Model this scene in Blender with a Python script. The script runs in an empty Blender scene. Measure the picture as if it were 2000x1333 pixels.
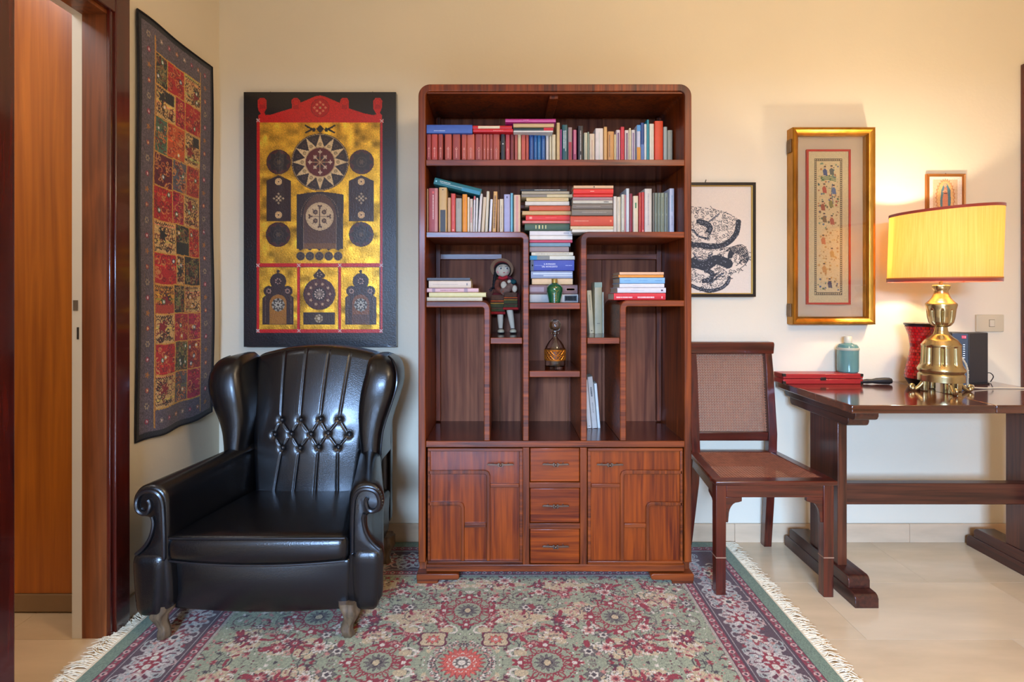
import bpy, bmesh, math, random
import numpy as np
from mathutils import Vector, Matrix
random.seed(7); rng = np.random.default_rng(7)
C = bpy.context.scene.collection
S = bpy.context.scene

# ---------------------------------------------------------------- camera, world, light, exposure
EYE = 1.15            # eye height; the camera stands at the origin looking along +y
cam_data = bpy.data.cameras.new('camera'); cam = bpy.data.objects.new('camera', cam_data); C.objects.link(cam)
cam.location = (0, 0, EYE); cam.rotation_euler = (math.pi/2, 0, 0)
cam_data.sensor_width = 36; cam_data.lens = 19.44
cam_data.shift_x = 0.0075; cam_data.shift_y = -0.04725
cam_data.clip_start = 0.02
S.camera = cam
S.view_settings.view_transform = 'Standard'; S.view_settings.look = 'None'
S.view_settings.exposure = 0.0; S.view_settings.gamma = 1.0; S.view_settings.use_curve_mapping = False
W = bpy.data.worlds.new('sky'); S.world = W; W.use_nodes = True
W.node_tree.nodes['Background'].inputs[0].default_value = (0.55, 0.72, 1.0, 1)
W.node_tree.nodes['Background'].inputs[1].default_value = 0.6

def area_light(name, loc, aim, sx, sy, power, col, spread=math.pi):
    d = bpy.data.lights.new(name, 'AREA'); d.shape = 'RECTANGLE'; d.size = sx; d.size_y = sy
    d.energy = power; d.color = col; d.spread = spread
    o = bpy.data.objects.new(name, d); C.objects.link(o); o.location = loc
    o.rotation_euler = (Vector(aim)-Vector(loc)).to_track_quat('-Z', 'Y').to_euler()
    return o
WARM = (1.0, 0.78, 0.54); COOL = (0.35, 0.58, 1.0)
area_light('daylight_window_light', (-0.9, -4.3, 2.65), (-0.25, 2.5, 0.6), 2.0, 1.7, 1040, COOL, math.radians(120))
pd_ = bpy.data.lights.new('warm_fill_light', 'POINT'); pd_.energy = 50; pd_.color = WARM; pd_.shadow_soft_size = 0.20  # unseen warm fill, added out of view to brighten the upper wall
pe_ = bpy.data.objects.new('warm_fill_light', pd_); C.objects.link(pe_); pe_.location = (1.0, 0.5, 2.25)
area_light('hall_fill_light', (-1.95, 1.2, 2.55), (-1.95, 1.5, 0), 0.5, 0.7, 9, (0.92, 0.95, 1.0))  # fill light added to brighten the enclosed hall, no fixture there

# ---------------------------------------------------------------- helpers
def lin(c):
    r = []
    for v in c[:3]:
        v = v/255.0
        r.append(v/12.92 if v <= 0.04045 else ((v+0.055)/1.055)**2.4)
    return (r[0], r[1], r[2], 1.0)
def lin_np(a):
    a = a/255.0
    return np.where(a <= 0.04045, a/12.92, ((a+0.055)/1.055)**2.4)

MATS = {}
def mat(name, col, rough=0.5, metal=0.0, coat=0.0, bump=0.0, bscale=200.0, var=0.0, vscale=8.0, trans=0.0, ior=1.45,
        spec=None, sheen=0.0, alpha=None, emit=None, stretch=(1, 1, 1), coat_rough=0.1):
    if name in MATS: return MATS[name]
    m = bpy.data.materials.new(name); m.use_nodes = True; nt = m.node_tree; b = nt.nodes['Principled BSDF']
    base = lin(col)
    b.inputs['Base Color'].default_value = base
    b.inputs['Roughness'].default_value = rough; b.inputs['Metallic'].default_value = metal
    b.inputs['IOR'].default_value = ior
    b.inputs['Coat Weight'].default_value = coat; b.inputs['Coat Roughness'].default_value = coat_rough
    b.inputs['Transmission Weight'].default_value = trans
    if spec is not None: b.inputs['Specular IOR Level'].default_value = spec
    if sheen: b.inputs['Sheen Weight'].default_value = sheen
    if emit: b.inputs['Emission Color'].default_value = lin(emit[0]); b.inputs['Emission Strength'].default_value = emit[1]
    tc = nt.nodes.new('ShaderNodeTexCoord'); mp = nt.nodes.new('ShaderNodeMapping'); mp.inputs['Scale'].default_value = stretch
    nt.links.new(tc.outputs['Object'], mp.inputs[0])
    if var:
        n = nt.nodes.new('ShaderNodeTexNoise'); n.inputs['Scale'].default_value = vscale; n.inputs['Detail'].default_value = 5
        nt.links.new(mp.outputs[0], n.inputs['Vector'])
        r = nt.nodes.new('ShaderNodeValToRGB')
        r.color_ramp.elements[0].position = 0.3; r.color_ramp.elements[1].position = 0.7
        r.color_ramp.elements[0].color = [v*(1-var) for v in base[:3]]+[1]
        r.color_ramp.elements[1].color = [min(1, v*(1+var)) for v in base[:3]]+[1]
        nt.links.new(n.outputs['Fac'], r.inputs[0]); nt.links.new(r.outputs[0], b.inputs['Base Color'])
    if bump:
        n2 = nt.nodes.new('ShaderNodeTexNoise'); n2.inputs['Scale'].default_value = bscale; n2.inputs['Detail'].default_value = 4
        nt.links.new(mp.outputs[0], n2.inputs['Vector'])
        bp = nt.nodes.new('ShaderNodeBump'); bp.inputs['Strength'].default_value = bump; bp.inputs['Distance'].default_value = 0.002
        nt.links.new(n2.outputs['Fac'], bp.inputs['Height']); nt.links.new(bp.outputs[0], b.inputs['Normal'])
    MATS[name] = m
    return m

def wood(name, dark, light, axis=2, rough=0.3, coat=0.3, fine=26.0, patch=3.0, coat_rough=0.15, spec=0.5):
    if name in MATS: return MATS[name]
    m = bpy.data.materials.new(name); m.use_nodes = True; nt = m.node_tree; b = nt.nodes['Principled BSDF']
    tc = nt.nodes.new('ShaderNodeTexCoord')
    def noise(sc, along, det, dist=0.0):
        mp = nt.nodes.new('ShaderNodeMapping'); s = [sc, sc, sc]; s[axis] = along; mp.inputs['Scale'].default_value = s
        nt.links.new(tc.outputs['Object'], mp.inputs[0])
        n = nt.nodes.new('ShaderNodeTexNoise'); n.inputs['Scale'].default_value = 1.0; n.inputs['Detail'].default_value = det
        n.inputs['Distortion'].default_value = dist
        nt.links.new(mp.outputs[0], n.inputs['Vector']); return n
    n1 = noise(fine*3, fine*0.12, 6, 0.6); n2 = noise(patch*3, patch*0.5, 3, 1.2)
    mx = nt.nodes.new('ShaderNodeMath'); mx.operation = 'ADD'
    a1 = nt.nodes.new('ShaderNodeMath'); a1.operation = 'MULTIPLY'; a1.inputs[1].default_value = 0.6
    a2 = nt.nodes.new('ShaderNodeMath'); a2.operation = 'MULTIPLY'; a2.inputs[1].default_value = 0.4
    nt.links.new(n1.outputs['Fac'], a1.inputs[0]); nt.links.new(n2.outputs['Fac'], a2.inputs[0])
    nt.links.new(a1.outputs[0], mx.inputs[0]); nt.links.new(a2.outputs[0], mx.inputs[1])
    r = nt.nodes.new('ShaderNodeValToRGB'); r.color_ramp.elements[0].position = 0.36; r.color_ramp.elements[1].position = 0.64
    r.color_ramp.elements[0].color = lin(dark); r.color_ramp.elements[1].color = lin(light)
    nt.links.new(mx.outputs[0], r.inputs[0]); nt.links.new(r.outputs[0], b.inputs['Base Color'])
    b.inputs['Roughness'].default_value = rough; b.inputs['Coat Weight'].default_value = coat; b.inputs['Coat Roughness'].default_value = coat_rough
    b.inputs['Specular IOR Level'].default_value = spec
    bp = nt.nodes.new('ShaderNodeBump'); bp.inputs['Strength'].default_value = 0.15; bp.inputs['Distance'].default_value = 0.001
    nt.links.new(n1.outputs['Fac'], bp.inputs['Height']); nt.links.new(bp.outputs[0], b.inputs['Normal'])
    MATS[name] = m
    return m

def painted_mat(name, rough=0.6, metal_from_alpha=False, bump=0.0, bscale=300, coat=0.0, sheen=0.0):
    m = bpy.data.materials.new(name); m.use_nodes = True; nt = m.node_tree; b = nt.nodes['Principled BSDF']
    a = nt.nodes.new('ShaderNodeVertexColor'); a.layer_name = 'pattern'
    nt.links.new(a.outputs['Color'], b.inputs['Base Color'])
    b.inputs['Roughness'].default_value = rough; b.inputs['Coat Weight'].default_value = coat
    if sheen: b.inputs['Sheen Weight'].default_value = sheen
    if metal_from_alpha: nt.links.new(a.outputs['Alpha'], b.inputs['Metallic'])
    if bump:
        n2 = nt.nodes.new('ShaderNodeTexNoise'); n2.inputs['Scale'].default_value = bscale; n2.inputs['Detail'].default_value = 3
        tc = nt.nodes.new('ShaderNodeTexCoord'); nt.links.new(tc.outputs['Object'], n2.inputs['Vector'])
        bp = nt.nodes.new('ShaderNodeBump'); bp.inputs['Strength'].default_value = bump; bp.inputs['Distance'].default_value = 0.003
        nt.links.new(n2.outputs['Fac'], bp.inputs['Height']); nt.links.new(bp.outputs[0], b.inputs['Normal'])
    MATS[name] = m
    return m

def origin_of(o):
    v = Vector((0, 0, 0))
    while o is not None:
        v += o.location; o = o.parent
    return v

class MB:
    """collects geometry in world coordinates; build() links it as one mesh object"""
    def __init__(s): s.v = []; s.f = []; s.mi = []; s.k = 0
    def use(s, k): s.k = k; return s
    def add(s, vs, fs):
        n = len(s.v); s.v += [tuple(p) for p in vs]; s.f += [tuple(i+n for i in f) for f in fs]; s.mi += [s.k]*len(fs); return s
    def box(s, x0, x1, y0, y1, z0, z1):
        if x0 > x1: x0, x1 = x1, x0
        vs = [(x, y, z) for x in (x0, x1) for y in (y0, y1) for z in (z0, z1)]
        return s.add(vs, [(0, 1, 3, 2), (4, 6, 7, 5), (0, 4, 5, 1), (2, 3, 7, 6), (0, 2, 6, 4), (1, 5, 7, 3)])
    def prism(s, pts, a0, a1, axis='y', pts2=None):
        """pts: outline as (a, b); extruded along axis between a0 and a1"""
        def P(p, t):
            if axis == 'y': return (p[0], t, p[1])
            if axis == 'x': return (t, p[0], p[1])
            return (p[0], p[1], t)
        n = len(pts); q = pts2 or pts
        vs = [P(p, a0) for p in pts]+[P(p, a1) for p in q]
        fs = [(i, (i+1) % n, n+(i+1) % n, n+i) for i in range(n)]+[tuple(range(n))[::-1], tuple(range(n, 2*n))]
        return s.add(vs, fs)
    def loft(s, rings, closed=True, caps=True):
        n = len(rings[0]); vs = [p for r in rings for p in r]; fs = []
        for k in range(len(rings)-1):
            for i in range(n if closed else n-1):
                j = (i+1) % n; fs.append((k*n+i, k*n+j, (k+1)*n+j, (k+1)*n+i))
        if caps and closed: fs += [tuple(range(n))[::-1], tuple(range((len(rings)-1)*n, len(rings)*n))]
        return s.add(vs, fs)
    def lathe(s, prof, cx, cy, n=28, sx=1.0, sy=1.0, flute=None):
        rings = []
        for r, z in prof:
            ring = []
            for i in range(n):
                a = 2*math.pi*i/n; rr = r
                if flute: rr = r*flute(a, z)
                ring.append((cx+rr*sx*math.cos(a), cy+rr*sy*math.sin(a), z))
            rings.append(ring)
        return s.loft(rings)
    def tube(s, pts, r, n=8, radii=None, caps=True):
        pts = [Vector(p) for p in pts]; rings = []; up = None
        for i, p in enumerate(pts):
            t = (pts[min(i+1, len(pts)-1)]-pts[max(i-1, 0)]).normalized()
            if up is None:
                up = Vector((0, 0, 1)) if abs(t.z) < 0.9 else Vector((0, 1, 0))
            sd = t.cross(up).normalized(); up = sd.cross(t).normalized()
            rr = radii[i] if radii else r
            rings.append([tuple(p+rr*(math.cos(2*math.pi*k/n)*sd+math.sin(2*math.pi*k/n)*up)) for k in range(n)])
        return s.loft(rings, caps=caps)
    def ball(s, c, r, n=14, m=9, ax=(1, 1, 1), rot=None):
        rings = []
        for j in range(m+1):
            ph = math.pi*(j/m); ph = min(max(ph, 0.03), math.pi-0.03)
            ring = []
            for i in range(n):
                a = 2*math.pi*i/n
                v = Vector((r*ax[0]*math.sin(ph)*math.cos(a), r*ax[1]*math.sin(ph)*math.sin(a), -r*ax[2]*math.cos(ph)))
                if rot: v = rot @ v
                ring.append((c[0]+v.x, c[1]+v.y, c[2]+v.z))
            rings.append(ring)
        return s.loft(rings)
    def xform(s, fn, start=0):
        s.v[start:] = [tuple(fn(Vector(p))) for p in s.v[start:]]; return s
    def soft(s, x0, x1, y0, y1, z0, z1, r, n=(10, 10, 10), fn=None):
        """box with round edges, dense enough to be deformed by fn"""
        def samp(a, b, k):
            e = [0, 0.08*r, 0.3*r, 0.62*r, r]; L = b-a
            mid = [r+(L-2*r)*i/k for i in range(1, k)]
            return [a+t for t in e+mid+[L-t for t in e[::-1]]]
        X = samp(x0, x1, n[0]); Y = samp(y0, y1, n[1]); Z = samp(z0, z1, n[2]); idx = {}; vs = []; fs = []
        def vid(i, j, k):
            key = (i, j, k)
            if key not in idx:
                p = Vector((X[i], Y[j], Z[k]))
                c = Vector((min(max(p.x, x0+r), x1-r), min(max(p.y, y0+r), y1-r), min(max(p.z, z0+r), z1-r)))
                d = p-c
                if d.length > 1e-9:
                    m = max(abs(d.x), abs(d.y), abs(d.z)); p = c+d.normalized()*m
                if fn: p = fn(Vector(p))
                idx[key] = len(vs); vs.append(tuple(p))
            return idx[key]
        a, b, c = len(X)-1, len(Y)-1, len(Z)-1
        for i in range(a):
            for k in range(c):
                fs.append((vid(i, 0, k), vid(i+1, 0, k), vid(i+1, 0, k+1), vid(i, 0, k+1)))
                fs.append((vid(i, b, k), vid(i, b, k+1), vid(i+1, b, k+1), vid(i+1, b, k)))
            for j in range(b):
                fs.append((vid(i, j, 0), vid(i, j+1, 0), vid(i+1, j+1, 0), vid(i+1, j, 0)))
                fs.append((vid(i, j, c), vid(i+1, j, c), vid(i+1, j+1, c), vid(i, j+1, c)))
        for j in range(b):
            for k in range(c):
                fs.append((vid(0, j, k), vid(0, j, k+1), vid(0, j+1, k+1), vid(0, j+1, k)))
                fs.append((vid(a, j, k), vid(a, j+1, k), vid(a, j+1, k+1), vid(a, j, k+1)))
        return s.add(vs, fs)
    def build(s, name, m, parent=None, bevel=0.0, seg=2, angle=38, loc=None):
        me = bpy.data.meshes.new(name)
        off = origin_of(parent) if parent else Vector((0, 0, 0))
        if loc is not None: off = Vector(loc)
        me.from_pydata([(p[0]-off.x, p[1]-off.y, p[2]-off.z) for p in s.v], [], s.f)
        ms = m if isinstance(m, (list, tuple)) else [m]
        for q in ms: me.materials.append(q)
        if len(ms) > 1: me.polygons.foreach_set('material_index', s.mi)
        bm = bmesh.new(); bm.from_mesh(me); bmesh.ops.recalc_face_normals(bm, faces=bm.faces); bm.to_mesh(me); bm.free()
        me.shade_smooth(); me.set_sharp_from_angle(angle=math.radians(angle))
        o = bpy.data.objects.new(name, me); C.objects.link(o)
        if loc is not None and parent is None: o.location = loc
        if parent: o.parent = parent
        if bevel:
            bv = o.modifiers.new('bevel', 'BEVEL'); bv.width = bevel; bv.segments = seg; bv.limit_method = 'ANGLE'; bv.angle_limit = math.radians(40)
        return o

def thing(name, label, cat, loc, group=None):
    o = bpy.data.objects.new(name, None); C.objects.link(o); o.location = loc; o.empty_display_size = 0.05
    return tag(o, label, cat, group)
def tag(o, label, cat, group=None):
    o['label'] = label; o['category'] = cat
    if group: o['group'] = group
    return o
def struct(o): o['kind'] = 'structure'; return o
def stuff(o): o['kind'] = 'stuff'; return o

def arc(cx, cz, r, a0, a1, n=8):
    return [(cx+r*math.cos(math.radians(a0+(a1-a0)*i/n)), cz+r*math.sin(math.radians(a0+(a1-a0)*i/n))) for i in range(n+1)]
def thick_line(path, t):
    """closed outline of an open path with half-width t"""
    L = []; R = []; n = len(path)
    for i, p in enumerate(path):
        a = path[max(i-1, 0)]; b = path[min(i+1, n-1)]
        if 0 < i < n-1:
            d1 = Vector((p[0]-a[0], p[1]-a[1])).normalized(); d2 = Vector((b[0]-p[0], b[1]-p[1])).normalized()
            d = (d1+d2).normalized(); k = 1/max(0.5, d.dot(d1))
        else: d = Vector((b[0]-a[0], b[1]-a[1])).normalized(); k = 1
        nx, nz = -d.y*t*k, d.x*t*k
        L.append((p[0]+nx, p[1]+nz)); R.append((p[0]-nx, p[1]-nz))
    return L+R[::-1]
def smooth_path(pts, n=6, closed=False):
    out = []; m = len(pts)
    rngi = range(m if closed else m-1)
    for i in rngi:
        g = (lambda k: pts[k % m]) if closed else (lambda k: pts[min(max(k, 0), m-1)])
        p0, p1, p2, p3 = g(i-1), g(i), g(i+1), g(i+2)
        for k in range(n):
            t = k/n
            out.append(tuple(0.5*((2*b)+(-a+c)*t+(2*a-5*b+4*c-d)*t*t+(-a+3*b-3*c+d)*t**3) for a, b, c, d in zip(p0, p1, p2, p3)))
    if not closed: out.append(tuple(pts[-1]))
    return out

# measured distances: SX/SZ turn a measured offset at a known depth into metres
def SX(px, D): return (px-985.0)*D/1080.0
def SZ(py, D): return EYE-(py-572.0)*D/1080.0

# ---------------------------------------------------------------- colour pattern drawn on a fine grid of vertices
class Cv:
    def __init__(s, w, h, step, col, x0=0.0, y0=0.0):
        s.nx = int(round(w/step))+1; s.ny = int(round(h/step))+1
        s.x = x0+np.linspace(0, w, s.nx); s.y = y0+np.linspace(0, h, s.ny)
        s.c = np.zeros((s.ny, s.nx, 4)); s.c[..., :3] = col[:3]; s.metal = 0.0
        s.w, s.h, s.x0, s.y0 = w, h, x0, y0
    def win(s, xa, xb, ya, yb):
        i0, i1 = np.searchsorted(s.x, [xa, xb]); j0, j1 = np.searchsorted(s.y, [ya, yb])
        return max(i0-1, 0), min(i1+1, s.nx), max(j0-1, 0), min(j1+1, s.ny)
    def put(s, w, m, col):
        i0, i1, j0, j1 = w; t = s.c[j0:j1, i0:i1]
        t[m] = (col[0], col[1], col[2], s.metal)
    def rect(s, xa, ya, xb, yb, col):
        w = s.win(xa, xb, ya, yb); X, Y = np.meshgrid(s.x[w[0]:w[1]], s.y[w[2]:w[3]])
        s.put(w, (X >= xa) & (X <= xb) & (Y >= ya) & (Y <= yb), col)
    def blob(s, cx, cy, r, col, n=0, amp=0.0, ry=None, rot=0.0, ph=0.0, hole=0.0, sharp=False):
        ry = ry or r; R = max(r, ry)*(1+amp)
        w = s.win(cx-R, cx+R, cy-R, cy+R)
        if w[0] >= w[1] or w[2] >= w[3]: return
        X, Y = np.meshgrid(s.x[w[0]:w[1]]-cx, s.y[w[2]:w[3]]-cy)
        if rot: X, Y = X*math.cos(rot)+Y*math.sin(rot), -X*math.sin(rot)+Y*math.cos(rot)
        X = X/r; Y = Y/ry; d = np.hypot(X, Y)
        if n:
            th = np.arctan2(Y, X)+ph
            k = (np.abs(((th*n/(2*math.pi)) % 1)*2-1) if sharp else 0.5+0.5*np.cos(th*n))
            lim = 1+amp*(2*k-1)
        else: lim = 1.0
        s.put(w, (d <= lim) & (d >= hole*lim), col)
    def poly(s, pts, col):
        xs = [p[0] for p in pts]; ys = [p[1] for p in pts]; w = s.win(min(xs), max(xs), min(ys), max(ys))
        X, Y = np.meshgrid(s.x[w[0]:w[1]], s.y[w[2]:w[3]]); m = np.zeros(X.shape, bool); n = len(pts)
        for i in range(n):
            (xa, ya), (xb, yb) = pts[i], pts[(i+1) % n]
            if ya == yb: continue
            c = ((ya > Y) != (yb > Y)) & (X < (xb-xa)*(Y-ya)/(yb-ya)+xa); m ^= c
        s.put(w, m, col)
    def line(s, pts, wd, col, closed=False):
        if closed: pts = list(pts)+[pts[0]]
        for (xa, ya), (xb, yb) in zip(pts[:-1], pts[1:]):
            w = s.win(min(xa, xb)-wd, max(xa, xb)+wd, min(ya, yb)-wd, max(ya, yb)+wd)
            if w[0] >= w[1] or w[2] >= w[3]: continue
            X, Y = np.meshgrid(s.x[w[0]:w[1]], s.y[w[2]:w[3]]); dx, dy = xb-xa, yb-ya; L = dx*dx+dy*dy+1e-12
            t = np.clip(((X-xa)*dx+(Y-ya)*dy)/L, 0, 1)
            s.put(w, np.hypot(X-xa-t*dx, Y-ya-t*dy) <= wd/2, col)
    def grain(s, amt, cell=1, seed=1):
        r = np.random.default_rng(seed); n = r.normal(0, 1, (s.ny//cell+2, s.nx//cell+2))
        n = np.kron(n, np.ones((cell, cell)))[:s.ny, :s.nx]
        s.c[..., :3] = np.clip(s.c[..., :3]*(1+amt*n[..., None]), 0, 255)

def sheet(name, cv, place, m, parent=None, closed_back=0.0):
    ny, nx = cv.ny, cv.nx; X, Y = np.meshgrid(cv.x, cv.y); P = place(X, Y)     # -> (ny, nx, 3)
    off = origin_of(parent) if parent else Vector((0, 0, 0))
    P = P.reshape(-1, 3)-np.array(off)
    i = np.arange(ny*nx).reshape(ny, nx)
    F = np.stack([i[:-1, :-1], i[1:, :-1], i[1:, 1:], i[:-1, 1:]], -1).reshape(-1, 4)
    me = bpy.data.meshes.new(name); me.vertices.add(len(P)); me.vertices.foreach_set('co', P.astype(np.float32).ravel())
    me.loops.add(F.size); me.loops.foreach_set('vertex_index', F.astype(np.int32).ravel())
    me.polygons.add(len(F)); me.polygons.foreach_set('loop_start', np.arange(0, F.size, 4, dtype=np.int32))
    me.update(calc_edges=True); me.validate()
    a = me.color_attributes.new('pattern', 'FLOAT_COLOR', 'POINT')
    col = np.concatenate([lin_np(cv.c[..., :3]), cv.c[..., 3:4]], -1).reshape(-1, 4)
    a.data.foreach_set('color', col.astype(np.float32).ravel())
    me.materials.append(m); me.shade_smooth()
    o = bpy.data.objects.new(name, me); C.objects.link(o)
    if parent: o.parent = parent
    return o

def text_mesh(name, body, size, m, parent, loc, rot=(math.pi/2, 0, 0), width=None, align='CENTER', extrude=0.0002):
    cu = bpy.data.curves.new('t', 'FONT'); cu.body = body; cu.size = size; cu.align_x = align; cu.align_y = 'CENTER'; cu.extrude = extrude
    cu.resolution_u = 2
    t = bpy.data.objects.new('t', cu); C.objects.link(t); bpy.context.view_layer.update()
    me = bpy.data.meshes.new_from_object(t.evaluated_get(bpy.context.evaluated_depsgraph_get())); me.name = name
    bpy.data.objects.remove(t)
    if width:
        xs = [v.co.x for v in me.vertices]; k = width/max(1e-6, max(xs)-min(xs))
        for v in me.vertices: v.co.x *= k
    me.materials.clear(); me.materials.append(m)
    o = bpy.data.objects.new(name, me); C.objects.link(o); o.parent = parent
    o.location = Vector(loc); o.rotation_euler = rot
    return o
# ---------------------------------------------------------------- shared materials
WALLC = mat('wall_plaster', (228, 212, 184), 0.85, bump=0.25, bscale=60, var=0.03, vscale=1.5)
MAH_V = wood('mahogany_upright', (66, 23, 5), (142, 62, 12), 2, 0.42, 0.10, spec=0.35)
MAH_H = wood('mahogany_level', (68, 24, 5), (146, 64, 14), 0, 0.42, 0.12, spec=0.4)
MAH_B = wood('mahogany_back', (92, 46, 28), (150, 88, 56), 2, 0.6, 0.0, fine=14, spec=0.2)
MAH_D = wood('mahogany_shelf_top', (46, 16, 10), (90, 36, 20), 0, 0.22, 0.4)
MARBLE = mat('marble_tile', (222, 192, 152), 0.18, var=0.10, vscale=3.0, stretch=(1, 3.5, 1), coat=0.25, coat_rough=0.12)
MARBLE2 = mat('marble_tile_pale', (228, 200, 162), 0.2, var=0.09, vscale=2.4, stretch=(1, 4, 1), coat=0.25, coat_rough=0.12)
MARB_B = mat('marble_baseboard', (212, 178, 142), 0.35, var=0.10, vscale=5, stretch=(1, 1, 4))
GROUT = mat('grout', (140, 125, 105), 0.9)
DOORW = wood('door_casing_wood', (48, 10, 6), (92, 26, 14), 2, 0.22, 0.6, fine=18, coat_rough=0.08)
JAMBW = wood('door_jamb_wood', (92, 42, 14), (140, 72, 30), 2, 0.4, 0.2, fine=20)
ORANGE = wood('hall_door_veneer', (158, 80, 12), (206, 116, 26), 2, 0.35, 0.2, fine=12, patch=1.2)
WHITEP = mat('white_paint', (226, 216, 200), 0.5)
YW = 2.556; XL = -1.318; XR = 3.0; YR = -2.3; HC = 2.75

# ---------------------------------------------------------------- the room
b = MB().box(-2.6, XR+.1, YR-.1, YW+.1, -.08, -.006); floor = struct(b.build('floor', GROUT))
TW, TD = 0.72, 0.3595
rows = []; y = YW-0.004
while y > YR: rows.append((max(y-TD, YR), y)); y -= TD
me_cache = {}
for k, (ya, yb) in enumerate(rows):
    x = XL - 0.72*2 + (0.36 if k % 2 else 0.12)
    while x < XR:
        xa, xb = max(x, -2.5), min(x+TW, XR)
        if yb < 1.45: xa = max(xa, XL)
        if xb-xa > 0.05:
            key = (round(xb-xa, 3), round(yb-ya, 3), random.random() < .5)
            if key not in me_cache:
                t = MB().box(0, xb-xa-.0012, 0, yb-ya-.0012, -.008, 0.0).build('floor_tile', MARBLE if key[2] else MARBLE2, floor, loc=(0, 0, 0))
                me_cache[key] = t.data; o = t
            else:
                o = bpy.data.objects.new('floor_tile', me_cache[key]); C.objects.link(o); o.parent = floor
            o.location = (xa, ya, 0)
        x += TW
struct(MB().box(XL-.12, XR+.12, YW, YW+.12, 0, HC).build('wall_back', WALLC))
DOY0, DOY1, DOZ = 1.468, 1.837, 2.075            # the doorway in the left wall
w = MB(); w.box(XL-.115, XL, YR, DOY0-.02, 0, HC); w.box(XL-.115, XL, DOY1+.02, YW, 0, HC); w.box(XL-.115, XL, DOY0-.02, DOY1+.02, DOZ+.02, HC)
struct(w.build('wall_left', WALLC))
struct(MB().box(XR, XR+.12, YR, YW, 0, HC).build('wall_right', WALLC))
w = MB(); x0, x1, z0, z1 = -1.15, 0.55, 0.10, 2.00
w.box(XL-.12, x0, YR-.12, YR, 0, HC).box(x1, XR+.12, YR-.12, YR, 0, HC).box(x0, x1, YR-.12, YR, 0, z0).box(x0, x1, YR-.12, YR, z1, HC)
struct(w.build('wall_rear', WALLC))
struct(MB().box(XL-.12, XR+.12, YR-.12, YW+.12, HC, HC+.1).build('ceiling', mat('ceiling_paint', (232, 222, 204), 0.9)))
win = MB(); fw = .05
win.box(x0, x1, YR-.08, YR-.03, z0, z0+fw).box(x0, x1, YR-.08, YR-.03, z1-fw, z1)
for xx in (x0, (x0+x1)/2-fw/2, x1-fw): win.box(xx, xx+fw, YR-.08, YR-.03, z0, z1)
win.box(x0, x1, YR-.075, YR-.035, 1.75, 1.79)
struct(win.build('window_1', WHITEP))
# skirtings of marble, in lengths
bb = MB().box(XL+.001, 2.38, YW-.004, YW, 0, .084).build('baseboard_back', GROUT); struct(bb)
for xa, xb in ((XL, -.62), (-.62, .33), (.33, 1.06), (1.06, 1.865), (1.865, 2.37)):
    MB().box(xa+.0008, xb-.0008, YW-.013, YW-.004, 0, .085).build('skirting_tile', MARB_B, bb, bevel=.001)
bb = MB().box(XL, XL+.004, DOY1+.1, YW, 0, .084).build('baseboard_left', GROUT); struct(bb)
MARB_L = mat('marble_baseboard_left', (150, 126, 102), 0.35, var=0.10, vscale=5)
for ya, yb in ((DOY1+.085, 2.2), (2.2, YW-.013)):
    MB().box(XL+.004, XL+.013, ya+.0008, yb-.0008, 0, .085).build('skirting_tile', MARB_L, bb, bevel=.001)

# doorway casing in the left wall
d1 = MB().box(XL-.085, XL+.0, DOY1, DOY1+.03, 0, DOZ+.03).build('door_1', JAMBW); struct(d1)
MB().box(XL-.085, XL, DOY0-.03, DOY1+.03, DOZ, DOZ+.03).build('head_jamb', JAMBW, d1)
MB().box(XL-.085, XL, DOY0-.03, DOY0, 0, DOZ).build('side_jamb', JAMBW, d1)
MB().box(XL-.002, XL+.012, DOY1-.004, DOY1+.024, 0, DOZ+.02).build('stop_bead', DOORW, d1, bevel=.003)
MB().box(XL, XL+.02, DOY1+.012, DOY1+.082, 0, DOZ+.12).build('casing', DOORW, d1, bevel=.004)
MB().box(XL, XL+.02, DOY0-.1, DOY0-.0, 0, DOZ+.12).build('casing', DOORW, d1, bevel=.004)
MB().box(XL, XL+.019, DOY0, DOY1+.012, DOZ+.012, DOZ+.12).build('head_casing', DOORW, d1, bevel=.004)
MB().box(XL-.119, XL-.085, DOY1-.0, DOY1+.05, 0, DOZ+.03).build('white_rebate', WHITEP, d1, bevel=.001)
MB().box(XL-.119, XL-.085, DOY0-.03, DOY1+.03, DOZ, DOZ+.05).build('white_head_rebate', WHITEP, d1, bevel=.001)
steel = mat('latch_steel', (150, 145, 140), 0.35, metal=0.9)
MB().box(XL-.113, XL-.098, DOY1-.0025, DOY1, 1.09, 1.125).build('strike_plate', steel, d1)
MB().box(XL-.101, XL-.095, DOY1-.002, DOY1, .995, 1.035).build('keeper_slot', mat('dark_slot', (50, 42, 36), .6), d1)
# hall behind the doorway
struct(MB().box(-2.62, -2.5, .7, 2.06, 0, 2.75).build('wall_hall_side', WALLC))
struct(MB().box(-2.62, XL-.115, .6, .7, 0, 2.75).build('wall_hall_near', WALLC))
struct(MB().box(-2.62, XL-.115, 2.02, 2.12, 0, 2.75).build('wall_hall_far', WALLC))
struct(MB().box(-2.62, XL-.1, .6, 2.12, 2.6, 2.7).build('ceiling_hall', WALLC))
d2 = MB().box(-2.35, -1.45, 1.985, 2.018, .07, 2.35).build('door_2', ORANGE); struct(d2)
MB().box(-2.35, -1.45, 1.98, 2.018, .006, .068).build('kick_plate', mat('kick_plate', (150, 118, 84), .4, var=.06, vscale=6), d2, bevel=.001)

# the casing at the right end of the back wall
d3 = MB().box(2.385, 2.47, YW-.02, YW, 0, 2.203).build('door_3', DOORW, bevel=.003); struct(d3)
MB().box(2.47, XR, YW-.02, YW, 2.12, 2.203).build('head_casing', DOORW, d3)
MB().box(2.47, XR, YW-.012, YW, 0, 2.12).build('door_leaf', ORANGE, d3)

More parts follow.
